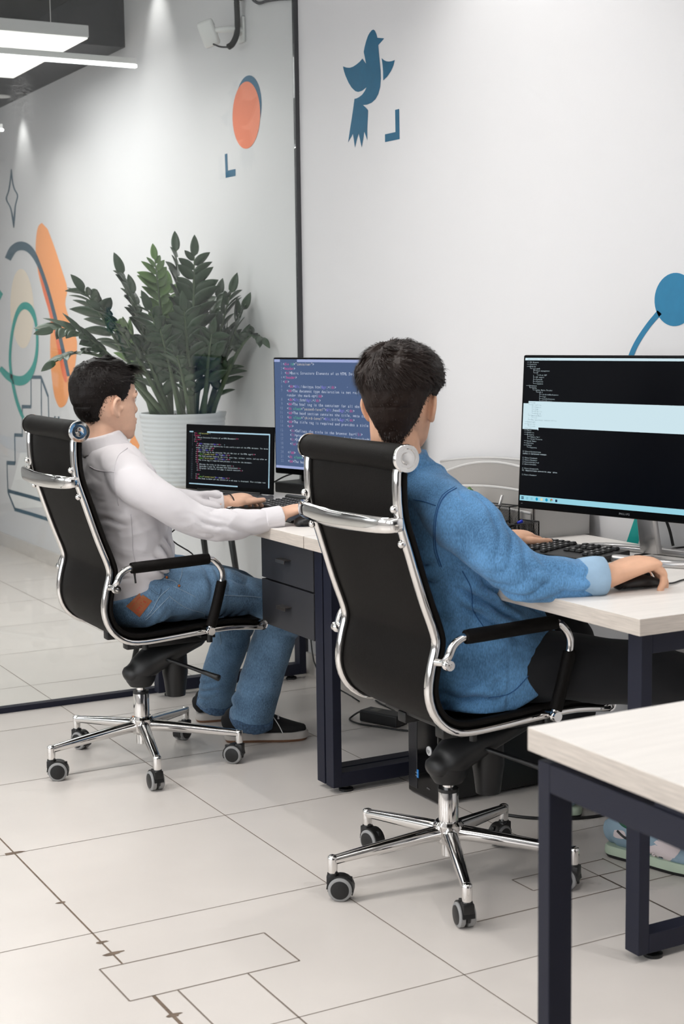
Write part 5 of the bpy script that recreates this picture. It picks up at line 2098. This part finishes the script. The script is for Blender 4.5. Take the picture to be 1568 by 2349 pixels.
for s in (-1, 1):
    limb(bm, [tuple(HA @ V(p) - OA) for p in ((.0885, s * .014, .1385), (.0855, s * .030, .1425), (.073, s * .050, .1395))], [(.002, .0035), (.0022, .0042), (.0015, .002)], n=8, sub=4, cap='round')
    limb(bm, [tuple(HA @ V(p) - OA) for p in ((.081, s * .020, .1245), (.083, s * .031, .1262), (.076, s * .043, .1235))], [.0012, .0014, .0012], n=6, sub=4)
obj('eyebrows', bm, M_hairA, pA, True)


def lineA(th):
    a = abs(th)
    return float(np.interp(a, [0, .45, .75, 1.0, 1.22, 1.40, 1.55, 1.9, 2.15, 2.5, 2.8, PI], [.192, .186, .176, .160, .118, .116, .134, .128, .096, .066, .056, .052]))


def thickA(th, z):
    a = abs(th)
    top = np.interp(z, [.0, .06, .10, .14, .17, .19, .205, .221], [.008, .012, .011, .010, .011, .014, .019, .023])
    side = np.interp(z, [.0, .10, .13, .155, .18, .2, .221], [.004, .0035, .005, .010, .014, .018, .023])
    k = np.interp(a, [0, .5, 1.0, 1.9, 2.5, PI], [.8, .7, 0, 0, .75, 1])
    t = top * k + side * (1 - k)
    if a < .9:
        t += .012 * (1 - a / .9) * max(0, min(1, (z - .180) / .02))
    return float(t)


def flowA(q, n, th, z):
    crown = V((-.055, 0, .215))
    d = q - crown
    d = d - n * d.dot(n)
    d = d.normalized() if d.length > 1e-6 else V((1, 0, 0))
    if z > .17 and q.x > -.02:
        d = (d * .6 + V((.8, -.1, 0))).normalized()
    lift = .32 if z > .17 else .15
    return d + n * lift


hb = make_hair(HA, lineA, thickA, flowA, 14000, lambda th, z, e: (.022 if abs(th) < 1.5 else .014) if z > .17 else (.010 if e > .7 else .005), 3, .0010, .12)
bmesh.ops.translate(hb, verts=hb.verts, vec=-OA)
# swept fringe over the forehead
for k in range(900):
    y = random.uniform(-.055, .06)
    x0 = .045 + .02 * (1 - (abs(y) / .07) ** 2) + random.uniform(-.02, .02)
    p = V((x0, y, .218 - .1 * (y * 6) ** 2 * .05 + random.uniform(-.012, .006)))
    d = V((.9, random.gauss(-.05, .15), random.gauss(-.38, .12))).normalized()
    Ls = random.uniform(.030, .052)
    s = V((0, 1, 0))
    w = .0011
    mid = p + d * Ls * .55 + V((0, 0, .004))
    tip = p + d * Ls
    vs = [hb.verts.new(HA @ x - OA) for x in (p - s * w, p + s * w, mid + s * w, mid - s * w, tip)]
    hb.faces.new(vs[:4])
    hb.faces.new((vs[3], vs[2], vs[4]))
obj('hair', hb, M_hairA, pA)

# shirt
bm = NB()
limb(bm, [(1.600, yA, .50), (1.607, yA, .58), (1.608, yA, .66), (1.597, yA, .75), (1.578, yA, .84), (1.558, yA, .91), (1.543, yA, .955), (1.534, yA, .985), (1.531, yA, 1.002)],
     [(.176, .118), (.174, .118), (.172, .120), (.178, .120), (.186, .116), (.188, .104), (.158, .086), (.100, .070), (.066, .062)], up=(1, 0, 0), n=28, sub=4)
for y0, y1, el, fo, cu in ((4.17, 4.105, (1.718, 4.030, .779), (1.835, 4.003, .765), (1.948, 3.986, .774)), (4.41, 4.475, (1.745, 4.490, .802), (1.84, 4.43, .788), (1.935, 4.366, .787))):
    s = 1 if y1 > yA else -1
    limb(bm, [(1.550, y0, .928), (1.550, y1 - .006 * s, .897), (1.612, (y1 + el[1]) / 2 + .006 * s, .848), el, fo, cu], [(.066, .060), (.062, .062), (.055, .056), (.048, .049), (.042, .042), (.034, .031)], n=22, sub=6)
for s in (-1, 1):
    limb(bm, [(1.535, yA + s * .05, .958), (1.545, yA + s * .11, .938), (1.552, yA + s * .15, .912)], [(.060, .048), (.062, .052), (.062, .058)], n=18, sub=3, cap='round')
me = fuse(bm, .0045, 24, .5)


def foldA(p):
    a = ridge(p, 9, (1, 1, 1.6), 3) * .003
    arm = max(0, min(1, (abs(p.y - yA) - .165) / .03))
    fore = arm * max(0, min(1, (p.x - 1.70) / .08)) * max(0, min(1, (1.94 - p.x) / .04))
    upper = arm * (1 - max(0, min(1, (p.x - 1.70) / .08)))
    e = arm * math.exp(-((p.x - 1.725) / .07) ** 2)
    a += fore * (fold(p, 5, .030, (.12, .45, .88), 1.1) * .0045 + ridge(p, 18, (.8, 1.4, 1.8), 8) * .0018)
    a += e * fold(p, 9, .034, (.45, .3, .84), 1.6) * .0036
    a += upper * fold(p, 2, .042, (.72, .15, .68), 1.1) * .0042
    tor = (1 - arm)
    lo = max(0, min(1, (.90 - p.z) / .12))
    a += tor * lo * (fold(p, 12, .042, (.45, .25, .85), 1.1) * .0155 + ridge(p, 13, (1, 1, 2.0), 13) * .0025)
    a += tor * (1 - lo) * max(0, min(1, (.955 - p.z) / .05)) * fold(p, 15, .05, (.7, .1, .6), 1.0) * .005
    wl = (p - V((1.603, yA, .570))).dot(V((.40, 0, -.917)))
    return a * (1 - math.exp(-(wl / .035) ** 2)) * (1 if wl < 0 else .2) - .001


displace(me, foldA)
sit(me, CHA[0], CHA[1])
bvS = bvh_of(me)
shA = finish('shirt', me, M_shirtw, pA, OA, 'white cotton button shirt')
# collar
bm = NB()
limb(bm, [(1.533, yA, .985), (1.527, yA, 1.005), (1.520, yA, 1.032)], [(.078, .074), (.072, .070), (.066, .066)], up=(1, 0, 0), n=28, sub=4)
me = fuse(bm, .004, 2, .5)
finish('collar', me, M_shirtw, shA, OA)
bm = NB()
for s in (-1, 1):
    limb(bm, [(1.50, yA + s * .058, 1.008), (1.545, yA + s * .064, 1.000), (1.590, yA + s * .045, .982), (1.610, yA + s * .022, .968)], [(.004, .018), (.004, .020), (.004, .022), (.003, .012)], up=(.2, 0, 1), n=10, sub=4, cap='round')
bmesh.ops.translate(bm, verts=bm.verts, vec=-OA)
obj('collar_leaf', bm, M_shirtw, shA, True)
for a, b in (((1.912, 3.991, .773), (1.968, 3.983, .780)), ((1.905, 4.380, .786), (1.950, 4.365, .788))):
    bm = NB()
    limb(bm, [a, tuple(V(a).lerp(V(b), .5)), b], [(.0375, .0345), (.0365, .0335), (.0360, .0335)], n=24, sub=3)
    me = fuse(bm, .003, 3, .5)
    finish('cuff', me, M_shirtw, shA, OA)
seam('yoke_seam', bvS, [(206, 1070), (225, 1079), (262, 1083)], .0011, M_seamw, shA, OA)
seam('armhole_seam', bvS, [(292, 1028), (270, 1048), (263, 1085), (264, 1120), (272, 1160)], .0013, M_seamw, shA, OA)
seam('side_seam', bvS, [(300, 1180), (303, 1220), (306, 1270), (318, 1310)], .0009, M_seamw, shA, OA)
# wristband
bm = NB()
c = V((1.966, 4.369, .791))
ax = V((.90, .30, .10)).normalized()
sd = ax.cross(V((0, 0, 1))).normalized()
upv = sd.cross(ax)
ringp = [tuple(c + sd * (.0318 * math.cos(a)) + upv * (.0252 * math.sin(a)) - OA) for a in np.linspace(0, 2 * PI, 33)]
tube(bm, ringp, .0020, 8)
obj('wristband', bm, M_black, pA, True)

# jeans
bm = NB()
C0 = V((1.603, yA, .570))
ax = V((.40, 0, -.917)).normalized()
limb(bm, [tuple(C0 - ax * .008), tuple(C0 + ax * .02), tuple(C0 + ax * .06), tuple(C0 + ax * .10)], [(.182, .138), (.186, .142), (.188, .140), (.17, .110)], up=(1, 0, .4), n=28, sub=3)
limb(bm, [(1.60, 4.205, .555), (1.70, 4.195, .548), (1.80, 4.192, .538), (1.95, 4.215, .503), (2.055, 4.228, .470), (2.078, 4.236, .42), (2.055, 4.268, .30), (2.034, 4.295, .20), (2.014, 4.328, .075)],
     [(.100, .092), (.095, .088), (.086, .082), (.070, .066), (.066, .062), (.068, .066), (.068, .067), (.068, .069), (.070, .071)], n=24, sub=4)
limb(bm, [(1.60, 4.375, .555), (1.70, 4.395, .555), (1.82, 4.43, .535), (1.96, 4.47, .505), (2.04, 4.49, .48), (2.055, 4.48, .45), (2.035, 4.52, .30), (2.015, 4.56, .20), (2.018, 4.625, .065)],
     [(.100, .092), (.095, .088), (.086, .082), (.074, .070), (.068, .066), (.068, .066), (.062, .062), (.058, .060), (.058, .060)], n=24, sub=4)
me = fuse(bm, .0045, 8, .5)


def foldJ(p):
    a = ridge(p, 8, (1, 1, 1), 21) * .003
    h = math.exp(-((p.x - 1.74) / .12) ** 2) if p.z > .4 else 0
    a += h * fold(p, 2, .034, (.80, .1, -.45), 1.1) * .0080
    th = max(0, min(1, (p.x - 1.80) / .08)) * (1 if p.z > .42 else 0)
    a += th * fold(p, 6, .045, (.35, .2, .85), 1.0) * .0055
    k = math.exp(-((p.z - .40) / .10) ** 2) if p.x > 1.9 else 0
    a += k * fold(p, 8, .034, (.3, .2, .9), 1.1) * .007
    b = math.exp(-((p.z - .12) / .06) ** 2)
    a += b * fold(p, 4, .032, (.2, .2, .95), 1.1) * .0085
    wl = (p - V((1.603, yA, .570))).dot(V((.40, 0, -.917)))
    return a * (1 - math.exp(-(wl / .03) ** 2)) - .0005


displace(me, foldJ)
sit(me, CHA[0], CHA[1])
bvJ = bvh_of(me)
jA = finish('jeans', me, M_denimA, pA, OA, 'faded blue denim jeans')
for a, b, r in (((2.0135, 4.318, .093), (2.012, 4.328, .068), (.0695, .0715)), ((2.0175, 4.618, .082), (2.018, 4.628, .058), (.0595, .0615))):
    bm = NB()
    limb(bm, [a, b], [(r[0], r[1]), (r[0] + .001, r[1] + .001)], n=28, sub=1)
    me = fuse(bm, .004, 2, .5)
    displace(me, lambda p: ridge(p, 14, (1, 1, 1.2), 4) * .004)
    finish('hem', me, M_indigo, jA, OA)
tj = lambda p: (260 + p[0] / 4.356, 1220 + p[1] / 4.356)
pp = [tj(p) for p in ((265, 612), (385, 690), (352, 770), (262, 852), (128, 745), (185, 680))]
patch = decal('waist_patch', bvJ, [tj(p) for p in ((268, 612), (385, 690), (262, 852), (128, 742))], M_patch, jA, OA, .002, 1, 'tan leather waist patch with red lettering')
if patch:
    q = [tj(p) for p in ((128, 742), (385, 690))]
    # red print on the patch
    A_, B_, C_ = hit(bvJ, *tj((165, 745)), .0028), hit(bvJ, *tj((330, 712)), .0028), hit(bvJ, *tj((262, 830)), .0028)
    D_ = hit(bvJ, *tj((262, 650)), .0028)
    if A_ and B_ and C_ and D_:
        cen = (A_ + B_ + C_ + D_) / 4
        nrm = (B_ - A_).cross(D_ - C_).normalized()
        if nrm.dot(ray(290, 1385)) > 0:
            nrm = -nrm
        ex = (hit(bvJ, *tj((345, 750)), .0028) - hit(bvJ, *tj((180, 690)), .0028)).normalized() if hit(bvJ, *tj((180, 690))) else (B_ - A_).normalized()
        ex = (hit(bvJ, *tj((318, 655)), .003) - hit(bvJ, *tj((205, 790)), .003)).normalized()
        ez = nrm.cross(ex).normalized()
        L = Lettering()
        o0 = cen + nrm * .0018 - OA
        L.put("Levi's", o0 - ex * .0235 - ez * .010, ex, ez, .0080, 0, .017)
        L.put('ORIGINAL RIVETED', o0 - ex * .0235 + ez * .012, ex, ez, .0030, 0, .0052)
        L.put('QUALITY CLOTHING', o0 - ex * .0235 - ez * .020, ex, ez, .0030, 0, .0052)
        L.build('patch_print', [M_pred], patch)
S_ = lambda n, pts, r=.0010, m=None: seam(n, bvJ, [tj(p) for p in pts], r, m or M_thread, jA, OA)
S_('pocket_seam', [(555, 640), (640, 705), (720, 755), (800, 785), (905, 815), (905, 885)])
S_('pocket_seam', [(555, 650), (460, 745), (370, 840), (320, 880)])
S_('side_seam', [(1110, 632), (1250, 640), (1370, 645), (1480, 655)])
S_('side_seam', [(560, 560), (460, 650), (400, 760), (330, 850)])
S_('front_pocket_seam', [(500, 470), (600, 490), (650, 530)])
S_('front_pocket_seam', [(600, 545), (700, 590), (820, 650)])
S_('fly_seam', [(690, 345), (680, 430), (655, 500)], .0012)
S_('belt_seam', [(360, 560), (450, 620), (470, 560)], .003, M_denimA)
S_('inseam', [(1060, 1010), (1075, 1100), (1062, 1132)])
for p in ((532, 457), (655, 540)):
    h = hit(bvJ, *tj(p), .001)
    if h:
        bm = NB()
        ball(bm, h - OA, .0042, n=10)
        obj('rivet', bm, M_copper, jA, True)
# shoes
r1, bvx = shoe(pA, (1.945, 4.385, 0), (.236, -.105), OA, (mat('brown_gum', (120, 84, 60), .6), M_sole, M_canvas), M_lace)
tag(r1, 'black canvas skate shoe with worn white sole')
r2, _ = shoe(pA, (1.962, 4.665, 0), (.24, -.05), OA, (mat('brown_gum', (120, 84, 60), .6), M_sole, M_canvas), M_lace)
bm = NB()
limb(bm, [tuple(V((2.015, 4.645, .07)) - OA), tuple(V((2.015, 4.64, .11)) - OA)], [.038, .038], n=18)
obj('sock', bm, M_lace, pA, True)
bm = NB()
for k in (-1, 1):
    tube(bm, [tuple(V((2.075, 4.31 - .022 * k, .085)) - OA), tuple(V((2.082, 4.295 - .032 * k, .062)) - OA), tuple(V((2.090, 4.283 - .036 * k, .035)) - OA)], .0016, 6, 4)
obj('lace_end', bm, M_lace, r1, True)

# ================= person in the denim shirt (middle desk)
OB = V((1.895, 2.957, 0))
yB = 2.957
HBm = Matrix.Translation((1.768, 2.955, 1.049)) @ Matrix.Rotation(math.radians(42), 4, 'Z') @ Matrix.Rotation(math.radians(3), 4, 'Y')
nailsB = []
bm = NB()
head_shell(bm, HBm)
add_face(bm, HBm)
limb(bm, [(1.785, yB, .96), (1.765, yB, 1.02), (1.755, yB, 1.065), (1.752, yB - .002, 1.11), (1.755, yB, 1.15)], [(.075, .062), (.060, .058), (.055, .056), (.054, .058), (.058, .06)], up=(1, 0, 0), n=20, sub=4)
limb(bm, [(1.94, yB, .54), (1.90, yB, .65), (1.87, yB, .80), (1.84, yB, .90), (1.80, yB, .95)], [(.11, .06), (.12, .08), (.14, .08), (.15, .075), (.12, .05)], up=(1, 0, 0), n=20, sub=3, cap='round')
limb(bm, [(1.81, 2.82, .91), (1.842, 2.70, .848), (1.885, 2.632, .794), (1.96, 2.592, .788), (2.055, 2.563, .787)], [.038, .036, .033, .031, .028], n=14, sub=3, cap='round')
limb(bm, [(1.80, 3.11, .935), (1.88, 3.19, .86), (1.98, 3.22, .80), (2.10, 3.205, .79), (2.20, 3.19, .788)], [.045, .042, .038, .034, .026], n=14, sub=3, cap='round')
limb(bm, [(1.96, 2.86, .53), (2.10, 2.80, .533), (2.37, 2.70, .505), (2.375, 2.78, .25), (2.385, 2.845, .07)], [.045, .045, .042, .036, .032], n=12, sub=3, cap='round')
limb(bm, [(1.96, 3.05, .53), (2.10, 3.085, .533), (2.38, 3.13, .52), (2.43, 3.17, .25), (2.462, 3.222, .07)], [.045, .045, .042, .036, .032], n=12, sub=3, cap='round')
add_hand(bm, nailsB, (2.060, 2.562, .786), (.97, .0, .22), (-.28, -.50, .85), (.0, 1, 0), [(.60, .48, .2), (.62, .52, .25), (.74, .72, .35), (.90, .95, .45)], thumb=(.45, -.05), sc=1.25)
add_hand(bm, nailsB, (2.205, 3.188, .788), (.97, .10, .02), (-.1, .1, 1), (.1, -.99, 0), [(.35, .45, .25), (.4, .5, .3), (.45, .5, .3), (.5, .5, .3)], thumb=(.45, -.05), sc=1.0)
me = fuse(bm, .0028, 3, .5)
shift(me, -OB)
pB = link_mesh('person', me, M_skinB, None, True, loc=tuple(OB))
tag(pB, 'person in blue denim shirt seen from behind, right hand on a mouse', 'person')
o = obj('fingernails', nail_mesh(nailsB), M_nail, pB, True)
o.data.transform(Matrix.Translation(-OB))
bm = NB()
for s in (-1, 1):
    ball(bm, HBm @ V((.0700, s * .031, .1195)) - OB, .0125, n=16)
    ball(bm, HBm @ V((.0765, s * .0305, .1195)) - OB, .0066, mi=1, n=12)
obj('eyes', bm, [MATS['eye_white'], MATS['eye_iris']], pB, True)
bm = NB()
for s in (-1, 1):
    limb(bm, [tuple(HBm @ V(p) - OB) for p in ((.0885, s * .014, .1385), (.0855, s * .030, .1425), (.073, s * .050, .1395))], [(.002, .0035), (.0022, .0042), (.0015, .002)], n=8, sub=4, cap='round')
obj('eyebrows', bm, M_hairB, pB, True)


def lineB(th):
    a = abs(th)
    return float(np.interp(a, [0, .45, .75, 1.0, 1.22, 1.40, 1.55, 1.9, 2.15, 2.5, 2.8, PI], [.192, .186, .172, .150, .112, .112, .132, .122, .080, .040, .022, .016]))


def thickB(th, z):
    a = abs(th)
    t = np.interp(z, [.0, .05, .10, .135, .150, .165, .185, .205, .221], [.004, .007, .012, .017, .020, .023, .027, .030, .031])
    side = np.interp(z, [.0, .10, .135, .15, .165, .19, .221], [.003, .005, .011, .017, .023, .028, .031])
    k = np.interp(a, [0, 1.0, 1.9, 2.5, PI], [0, 0, 0, .8, 1])
    t = t * k + side * (1 - k)
    # parted whorl at the crown
    c, s = math.cos(th), math.sin(th)
    if z > .17:
        t -= .010 * math.exp(-((th - 2.45) / .22) ** 2) * min(1, (z - .17) / .02)
        t += .004 * math.sin(th * 9 + 1) * min(1, (z - .17) / .03)
    return float(t)


def flowB(q, n, th, z):
    crown = V((-.06, .022, .215))
    d = q - crown
    d = d - n * d.dot(n)
    d = d.normalized() if d.length > 1e-6 else V((1, 0, 0))
    sw = n.cross(d) * .35
    return d + sw + n * (.16 if z > .16 else .10)


hb = make_hair(HBm, lineB, thickB, flowB, 14000, lambda th, z, e: .030 if z > .15 else (.010 if e > .7 else .005), 11, .0010, .13)
bmesh.ops.translate(hb, verts=hb.verts, vec=-OB)
obj('hair', hb, M_hairB, pB)

# denim shirt
bm = NB()
limb(bm, [(2.005, yB, .472), (1.985, yB, .518), (1.945, yB, .600), (1.905, yB, .69), (1.872, yB, .78), (1.848, yB, .86), (1.820, yB, .915), (1.795, yB, .962), (1.780, yB, .998), (1.772, yB, 1.018)],
     [(.198, .205), (.201, .205), (.196, .185), (.182, .138), (.186, .118), (.198, .110), (.194, .096), (.160, .080), (.105, .068), (.068, .062)], up=(1, 0, 0), n=28, sub=4)
limb(bm, [(1.815, 2.84, .930), (1.815, 2.778, .905), (1.842, 2.700, .850), (1.885, 2.630, .795), (1.958, 2.592, .788), (2.030, 2.568, .790)], [(.068, .062), (.068, .068), (.060, .062), (.053, .053), (.048, .047), (.044, .041)], n=22, sub=6)
limb(bm, [(1.815, 3.075, .930), (1.825, 3.14, .905), (1.89, 3.195, .855), (1.985, 3.222, .802), (2.09, 3.208, .793), (2.16, 3.195, .791)], [(.072, .066), (.072, .072), (.064, .066), (.056, .056), (.048, .046), (.042, .039)], n=22, sub=6)
for s in (-1, 1):
    limb(bm, [(1.785, yB + s * .05, .968), (1.80, yB + s * .11, .946), (1.812, yB + s * .16, .916)], [(.060, .050), (.064, .054), (.066, .060)], n=18, sub=3, cap='round')
me = fuse(bm, .0045, 22, .5)


def foldB(p):
    a = ridge(p, 8, (1, 1, 1.4), 31) * .003
    arm = max(0, min(1, (abs(p.y - yB) - .175) / .03))
    e = arm * math.exp(-((p.x - 1.875) / .06) ** 2)
    a += e * fold(p, 6, .024, (.8, .35, -.4), 1.0) * .0065
    fo = arm * max(0, min(1, (p.x - 1.88) / .06)) * max(0, min(1, (2.03 - p.x) / .04))
    a += fo * fold(p, 3, .028, (.2, .4, .88), 1.1) * .0050
    a += arm * (1 - max(0, min(1, (p.x - 1.86) / .06))) * fold(p, 22, .042, (.6, -.3, .7), 1.1) * .0065
    lo = (1 - arm) * max(0, min(1, (.88 - p.z) / .12))
    a += lo * (fold(p, 17, .042, (.5, .2, .85), 1.1) * .0125 + ridge(p, 12, (1, 1, 2), 5) * .0025)
    a += (1 - arm) * (1 - max(0, min(1, (.88 - p.z) / .12))) * max(0, min(1, (.965 - p.z) / .05)) * fold(p, 28, .05, (.6, .3, .6), 1.0) * .005
    w = (p - V((1.985, yB, .518))).dot(V((-.40, 0, .917)))
    a *= .12 + .88 * max(0, min(1, (w - .02) / .09)) if p.x > 1.93 else 1
    return a - .001


displace(me, foldB)
sit(me, CHB[0], CHB[1])
bvD = bvh_of(me)
shB = finish('shirt', me, M_denimB, pB, OB, 'blue denim shirt with rolled cuffs')
bm = NB()
limb(bm, [(1.783, yB, .990), (1.772, yB, 1.012), (1.765, yB, 1.040)], [(.082, .074), (.072, .068), (.066, .064)], up=(1, 0, 0), n=28, sub=4)
me = fuse(bm, .004, 2, .5)
finish('collar', me, M_denimB, shB, OB)
bm = NB()
for s in (-1, 1):
    limb(bm, [(1.735, yB + s * .066, 1.022), (1.785, yB + s * .074, 1.012), (1.835, yB + s * .062, .990), (1.868, yB + s * .036, .962)], [(.005, .020), (.005, .024), (.005, .028), (.004, .016)], up=(.2, 0, 1), n=10, sub=4, cap='round')
limb(bm, [(1.735, yB - .066, 1.022), (1.705, yB - .036, 1.024), (1.697, yB, 1.025), (1.705, yB + .036, 1.024), (1.735, yB + .066, 1.022)], [(.005, .020)] * 5, n=10, sub=4, cap='round')
bmesh.ops.translate(bm, verts=bm.verts, vec=-OB)
obj('collar_leaf', bm, M_denimB, shB, True)
for a, b in (((1.992, 2.580, .7895), (2.046, 2.563, .7885)), ((2.14, 3.198, .791), (2.185, 3.192, .790))):
    bm = NB()
    limb(bm, [a, tuple(V(a).lerp(V(b), .35)), tuple(V(a).lerp(V(b), .7)), b], [(.046, .0405), (.0505, .043), (.0505, .043), (.0455, .040)], n=24, sub=4)
    me = fuse(bm, .003, 4, .5)
    displace(me, lambda p: ridge(p, 16, (1, 1, 1), 2) * .003)
    finish('rolled_cuff', me, M_denimc, shB, OB, 'pale rolled denim cuff')
D_ = lambda n, pts, r=.0012: seam(n, bvD, pts, r, M_denims, shB, OB)
D_('armhole_seam', [(1046, 1120), (1020, 1138), (1004, 1170), (998, 1215), (1000, 1260), (1012, 1300)], .0015)
D_('armhole_seam', [(1042, 1117), (1015, 1136), (1000, 1170), (994, 1215), (996, 1262), (1008, 1300)], .0010)
D_('yoke_seam', [(948, 1146), (970, 1150), (999, 1160)])
D_('side_seam', [(1060, 1310), (1080, 1350), (1085, 1400), (1110, 1440)])
D_('hem_seam', [(1120, 1600), (1170, 1590), (1215, 1545), (1262, 1478)])
# trousers
bm = NB()
limb(bm, [(1.93, yB, .58), (1.95, yB, .54), (1.96, yB, .50)], [(.15, .10), (.15, .10), (.14, .09)], up=(1, 0, .4), n=24, sub=3, cap='round')
limb(bm, [(1.98, 2.868, .535), (2.08, 2.815, .535), (2.20, 2.755, .522), (2.34, 2.700, .500), (2.385, 2.700, .455), (2.383, 2.755, .30), (2.385, 2.835, .13)], [(.100, .090), (.092, .086), (.082, .078), (.072, .068), (.066, .066), (.060, .060), (.056, .056)], n=24, sub=4, cap='round')
limb(bm, [(1.93, 3.045, .55), (2.06, 3.08, .550), (2.22, 3.11, .545), (2.36, 3.13, .525), (2.395, 3.135, .470), (2.43, 3.17, .30), (2.462, 3.222, .10)], [(.100, .090), (.092, .086), (.082, .078), (.072, .068), (.066, .066), (.060, .060), (.056, .056)], n=24, sub=4, cap='round')
me = fuse(bm, .006, 6, .5)
displace(me, lambda p: ridge(p, 9, (1, 1, 1), 41) * .005 * max(0, min(1, (p.x - 2.12) / .1)))
sit(me, CHB[0], CHB[1])
finish('trousers', me, M_trous, pB, OB, 'plain black trousers')
Mb = mat('sneaker_blue_grey', (142, 166, 182), 0.7, bump=(300, .1))
Mpk = mat('sneaker_pale_pink', (222, 208, 208), 0.7)
Mgr = mat('sneaker_green', (20, 96, 62), 0.8)
Mmint = mat('sneaker_mint_sole', (190, 206, 184), 0.6)
r3, bvq = shoe(pB, (2.348, 2.915, 0), (.36, -.93), OB, (M_black, Mmint, Mb), Mgr, L=.285, high=-.004)
tag(r3, 'pale blue and pink sneaker with green laces')
ts = lambda p: (1360 + p[0] / 7.538, 1830 + p[1] / 7.538)
decal('toe_panel', bvq, [ts(p) for p in ((960, 850), (1170, 690), (1330, 740), (1450, 800), (1510, 870), (1470, 970), (1330, 1085), (1100, 1055), (955, 1015))], Mpk, r3, OB, .0012, 2)
decal('heel_panel', bvq, [ts(p) for p in ((370, 555), (470, 560), (545, 590), (560, 700), (440, 700), (350, 660))], Mpk, r3, OB, .0012, 2)
seam('side_stripe', bvq, [ts(p) for p in ((420, 570), (480, 630), (560, 690), (700, 760))], .0035, M_black, r3, OB, .001)
seam('collar_edge', bvq, [ts(p) for p in ((445, 380), (480, 430), (540, 480), (640, 520), (800, 520), (960, 500))], .005, Mgr, r3, OB, .0)
seam('sole_stitching', bvh_of(r3.children[0].data) if False else bvq, [ts(p) for p in ((985, 1060), (1200, 1100), (1500, 1150))], .001, M_lace, r3, OB)
r4, bvr = shoe(pB, (2.428, 3.178, 0), (.60, .80), OB, (M_black, Mmint, Mb), Mgr, L=.258)
decal('heel_panel', bvr, [(1282, 1822), (1318, 1822), (1324, 1842), (1284, 1846)], Mpk, r4, OB, .0012, 2)
